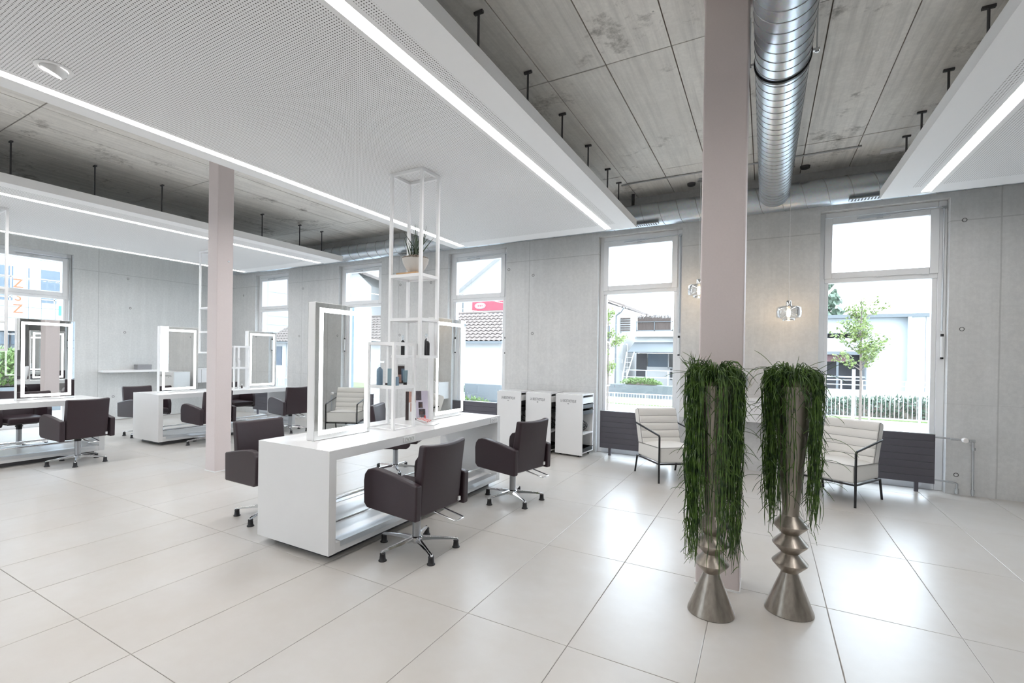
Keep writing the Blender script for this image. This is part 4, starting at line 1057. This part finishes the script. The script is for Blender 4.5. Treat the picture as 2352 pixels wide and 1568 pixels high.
MB().box(-6.36, -4.45, 1.22, 1.4, 0, .95+z).build('low_wall', 'render', t)
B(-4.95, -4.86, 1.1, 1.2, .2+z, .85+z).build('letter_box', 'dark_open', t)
for zz in (.35, .75): B(-7.0, -4.4, -1.2, -1.15, zz+z, zz+z+.05).build('terrace_rail', 'claddingwhite', t)
for x in (-7.0, -5.9, -4.7): B(x-.025, x+.025, -1.22, -1.14, 0, .8+z).build('terrace_post', 'claddingwhite', t)
ld = thing('ladder', 'white ladder leaning at the open ground floor of the house', 'ladder', (-7.0, 28.2, GZ))
for x, x2 in ((-.15, -.05), (.0, .38)): MB().cyl((x, 0, .3), (x2, .7, 2.28), .035, seg=8).build('ladder_rail', 'claddingwhite', ld)
for k in range(6): MB().cyl((-.13+k*.015, .1*k+.1, .55+k*.28), (.05+k*.055, .1*k+.1, .55+k*.28), .015, seg=6).build('rung', 'claddingwhite', ld)
t = thing('house', 'white house with overhanging eave and gutter at the left of the tall window', 'building', (0, 29, GZ))
MB().box(-10.1, -7.75, 0, 6, 0, 4.3+z).build('wall', 'render', t)
MB().prism([(-10.15, 5.5+z), (-7.12, 4.45+z), (-7.12, 4.6+z), (-10.15, 5.68+z)], -.5, 6.5).build('roof', 'rooftile', t)
MB().tube([(-7.15, -.45, 4.45+z), (-7.35, -.3, 4.2+z), (-7.7, -.1, 4.0+z), (-7.7, -.1, 0)], .045, 8).build('downpipe', 'render_grey', t)
B(-8.6, -8.1, -.03, .02, 2.4+z, 3.4+z).build('window', 'bluepane', t)
B(-7.75, -7.12, 1.0, 1.4, 3.1+z, 3.95+z).build('slatted_gable', 'render', t)
for k in range(6): B(-7.7, -7.12, .93, 1.0, 3.15+z+k*.14, 3.22+z+k*.14).build('timber_slat', 'reed', t)

# low tile-roofed house -----------------------------------------------
t = thing('house', 'long low white house with a clay tile roof seen through three windows', 'building', (0, 16, GZ)); z = -GZ
B(-22.2, -7.0, 0, 5, 0, 2.02+z).build('wall', 'render', t)
B(-22.4, -6.8, -.32, -.24, 1.94+z, 2.03+z).build('gutter', 'render_grey', t)
MB().prism([(-.25, 2.0+z), (2.2, 3.35+z), (2.2, 3.3+z), (-.25, 1.95+z)], -22.4, -6.8, 'x').build('roof_deck', 'dark_open', t)  # deck painted near black to stand in for shadow under the tiles
tl = MB(); n = 6
prof = [(-.112+.224*k/n, .062*math.sin(math.pi*k/n)) for k in range(n+1)]
vs_ = [(x, y, zz+yo) for y, yo in ((0, .03), (.33, -.004)) for x, zz in prof]; tl.add(vs_, [(k, k+1, n+1+k+1, n+1+k) for k in range(n)])
tmesh = tl.mesh('roof_tile', 'rooftile', True); sl = math.atan2(1.35, 2.45); rest = MB(); cnt = 0
for i in range(70):
    x = -22.25+i*.22
    for j in range(9):
        y = -.27+j*.285*math.cos(sl); zz = 2.005+z+j*.285*math.sin(sl)
        if ((-22.3 < x < -20.2) or (-15.5 < x < -14.3) or (-10.5 < x < -7.6)) and cnt < 300:
            place('roof_tile', tmesh, t, (x, y, zz), (sl, 0, 0)); cnt += 1
        else:
            c_, s_ = math.cos(sl), math.sin(sl); rest.add([(v[0]+x, v[1]*c_-v[2]*s_+y, v[1]*s_+v[2]*c_+zz) for v in vs_], tl.f)
o = rest.build('roof_tiles_far', 'rooftile', t); o['kind'] = 'stuff'
MB().tube([(-22.4, 2.2, 3.36+z), (-6.8, 2.2, 3.36+z)], .07, 8).build('ridge_tiles', 'rooftile', t)
B(-21.65, -21.15, -.03, .02, .85+z, 1.8+z).build('door', 'bluedoor', t)
B(-20.9, -20.8, -.05, .02, 0, 1.95+z).build('door_post', 'claddingwhite', t)
tag(B(-12, -7.2, 15.0, 15.2, GZ, .45).build('courtyard_wall', 'render_grey'), 'low pale wall in front of the tile-roofed house', 'garden wall')
shrub('grass_tuft', 'row of bright grass in front of the low pale wall', (-9.3, 14.6, GZ), 1.6, .2, .45, 600, .09, 'hedge', 12)

# gabled house with the red sign --------------------------------------
t = thing('house', 'white gabled house with a red sign band and teal shutters', 'building', (0, 26, GZ))
MB().prism([(-17.6, 0), (-10.3, 0), (-10.3, 6.1+z), (-13.6, 7.72+z-.0), (-17.6, 5.15+z)], 0, 8).build('wall', 'render', t)
MB().prism([(-17.7, 5.1+z), (-13.55, 7.84+z), (-13.55, 7.76+z), (-17.7, 5.02+z)], -.5, 8.2).prism([(-13.55, 7.84+z), (-9.9, 6.05+z), (-9.9, 5.97+z), (-13.55, 7.76+z)], -.5, 8.2).build('roof', 'render', t)
s_ = B(-16.0, -11.2, -.09, -.02, 4.28+z, 4.87+z).build('sign_band', 'redsign', t)
ov = MB().lathe([(.0, 0), (.27, 0), (.27, .03), (.235, .035), (.235, .04), (.0, .04)], 32).build('sign_oval', 'claddingwhite', s_, True, loc=(-15.4, -.09, 4.585+z)); ov.rotation_euler = (R(90), 0, 0); ov.scale = (1.42, .72, 1)
rg = MB(); 
rg.tube([(.23*math.cos(a*.2618), .23*math.sin(a*.2618), .041) for a in range(25)], .012, 4)
rg.build('oval_ring', 'redsign', ov)
MB().box(-.12, -.05, -.07, .07, .04, .046).box(-.02, .05, -.07, .07, .04, .046).box(.08, .13, -.07, .07, .04, .046).build('sign_letters', 'redsign', ov)
for x in (-15.56, -14.29): 
    sh = B(x, x+.37, -.07, -.01, 3.45+z, 4.05+z).build('shutter', 'teal', t)
    for k in range(5): B(x+.03, x+.34, -.085, -.07, 3.5+z+k*.11, 3.55+z+k*.11).build('louvre', 'teal', sh)
w_ = B(-15.19, -14.29, -.02, .03, 3.45+z, 4.05+z).build('window', 'claddingwhite', t)
for x in (-15.0, -14.62): B(x, x+.22, -.03, -.02, 3.5+z, 3.95+z).build('pane', 'bluepane', w_)
B(-16.75, -16.70, -.08, -.02, 0, 5.4+z).build('downpipe', 'render_grey', t)
t = thing('house', 'white gabled house rising behind the tile roof in the window left of the tower', 'building', (0, 22, GZ))
MB().prism([(-24.5, 0), (-20.85, 0), (-20.85, 5.6+z), (-22.2, 6.7+z), (-24.5, 5.4+z)], 0, 5).build('wall', 'render', t)
MB().box(-20.85, -18.0, 1.0, 5, 0, 5.3+z).build('side_wing', 'claddingwhite', t)
MB().prism([(-24.6, 5.45+z), (-22.2, 6.82+z), (-22.2, 6.66+z), (-24.6, 5.28+z)], -.35, 5.2).prism([(-22.2, 6.82+z), (-18.0, 5.35+z), (-18.0, 5.2+z), (-22.2, 6.66+z)], -.35, 5.2).build('roof', 'rooftile', t)

# office block beyond the left wall window -----------------------------
t = thing('office_building', 'pale office block with blue-grey windows and orange letters outside the left window', 'building', (-32, 0, GZ))
B(-6, 0, 3, 30, 2.6+z, 12).build('wall', 'claddingwhite', t)
B(-6, -1.0, 3, 30, 0, 2.6+z).build('recessed_base', 'render_grey', t)
def owin(y0, y1, z0, z1):
    f = B(.0, .03, y0, y1, z0+z, z1+z).build('window', 'bluepane', t)
    MB().box(.03, .05, y0, y1, (z0+z1)/2+z-.02, (z0+z1)/2+z+.03).box(.03, .05, y1-.12, y1-.07, z0+z, z1+z).build('window_bar', 'claddingwhite', f)
for y0, y1, z0, z1 in ((9.93, 10.8, 4.5, 5.55), (8.35, 8.87, 4.47, 5.57), (9.41, 9.48, 4.45, 5.55), (6.5, 7.6, 4.5, 5.55), (9.95, 10.55, 3.85, 4.15), (8.3, 8.85, 3.85, 4.15), (11.8, 13.2, 4.5, 5.55), (6.5, 7.6, 6.6, 7.6), (9.93, 10.8, 6.6, 7.6)): owin(y0, y1, z0, z1)
for zz, a in ((3.55, 0), (4.2, 0), (6.0, 0), (3.0, 0)): B(.0, .012, 3, 30, zz+z, zz+z+.015).build('cladding_joint', 'render_grey', t)
for y in (9.45, 9.95, 10.5, 8.3): B(.0, .012, y, y+.015, 2.6+z, 4.2+z).build('cladding_joint', 'render_grey', t)
om = text_mesh('S', .62, 'orange', 'letter'); om2 = text_mesh('Z', .62, 'orange', 'letter')
for me, zz in ((om2, 3.25), (om, 3.85), (om2, 4.5)):
    o = place('sign_letter', me, t, (.03, 9.05, zz+z), (R(90), 0, R(90)))
B(-.98, -.9, 3, 30, 1.7+z, 2.3+z).build('ground_floor_glazing', 'bluepane', t)
for k in range(14): B(-.9, -.86, 5+k*.8, 5.06+k*.8, .2+z, 2.5+z).build('mullion', 'dark_open', t)
B(.0, .03, 10.65, 10.8, 3.25+z, 3.75+z).build('green_plate', 'teal', t)
B(-.4, 0, 3, 30, 2.35+z, 2.6+z).build('canopy', 'claddingwhite', t)
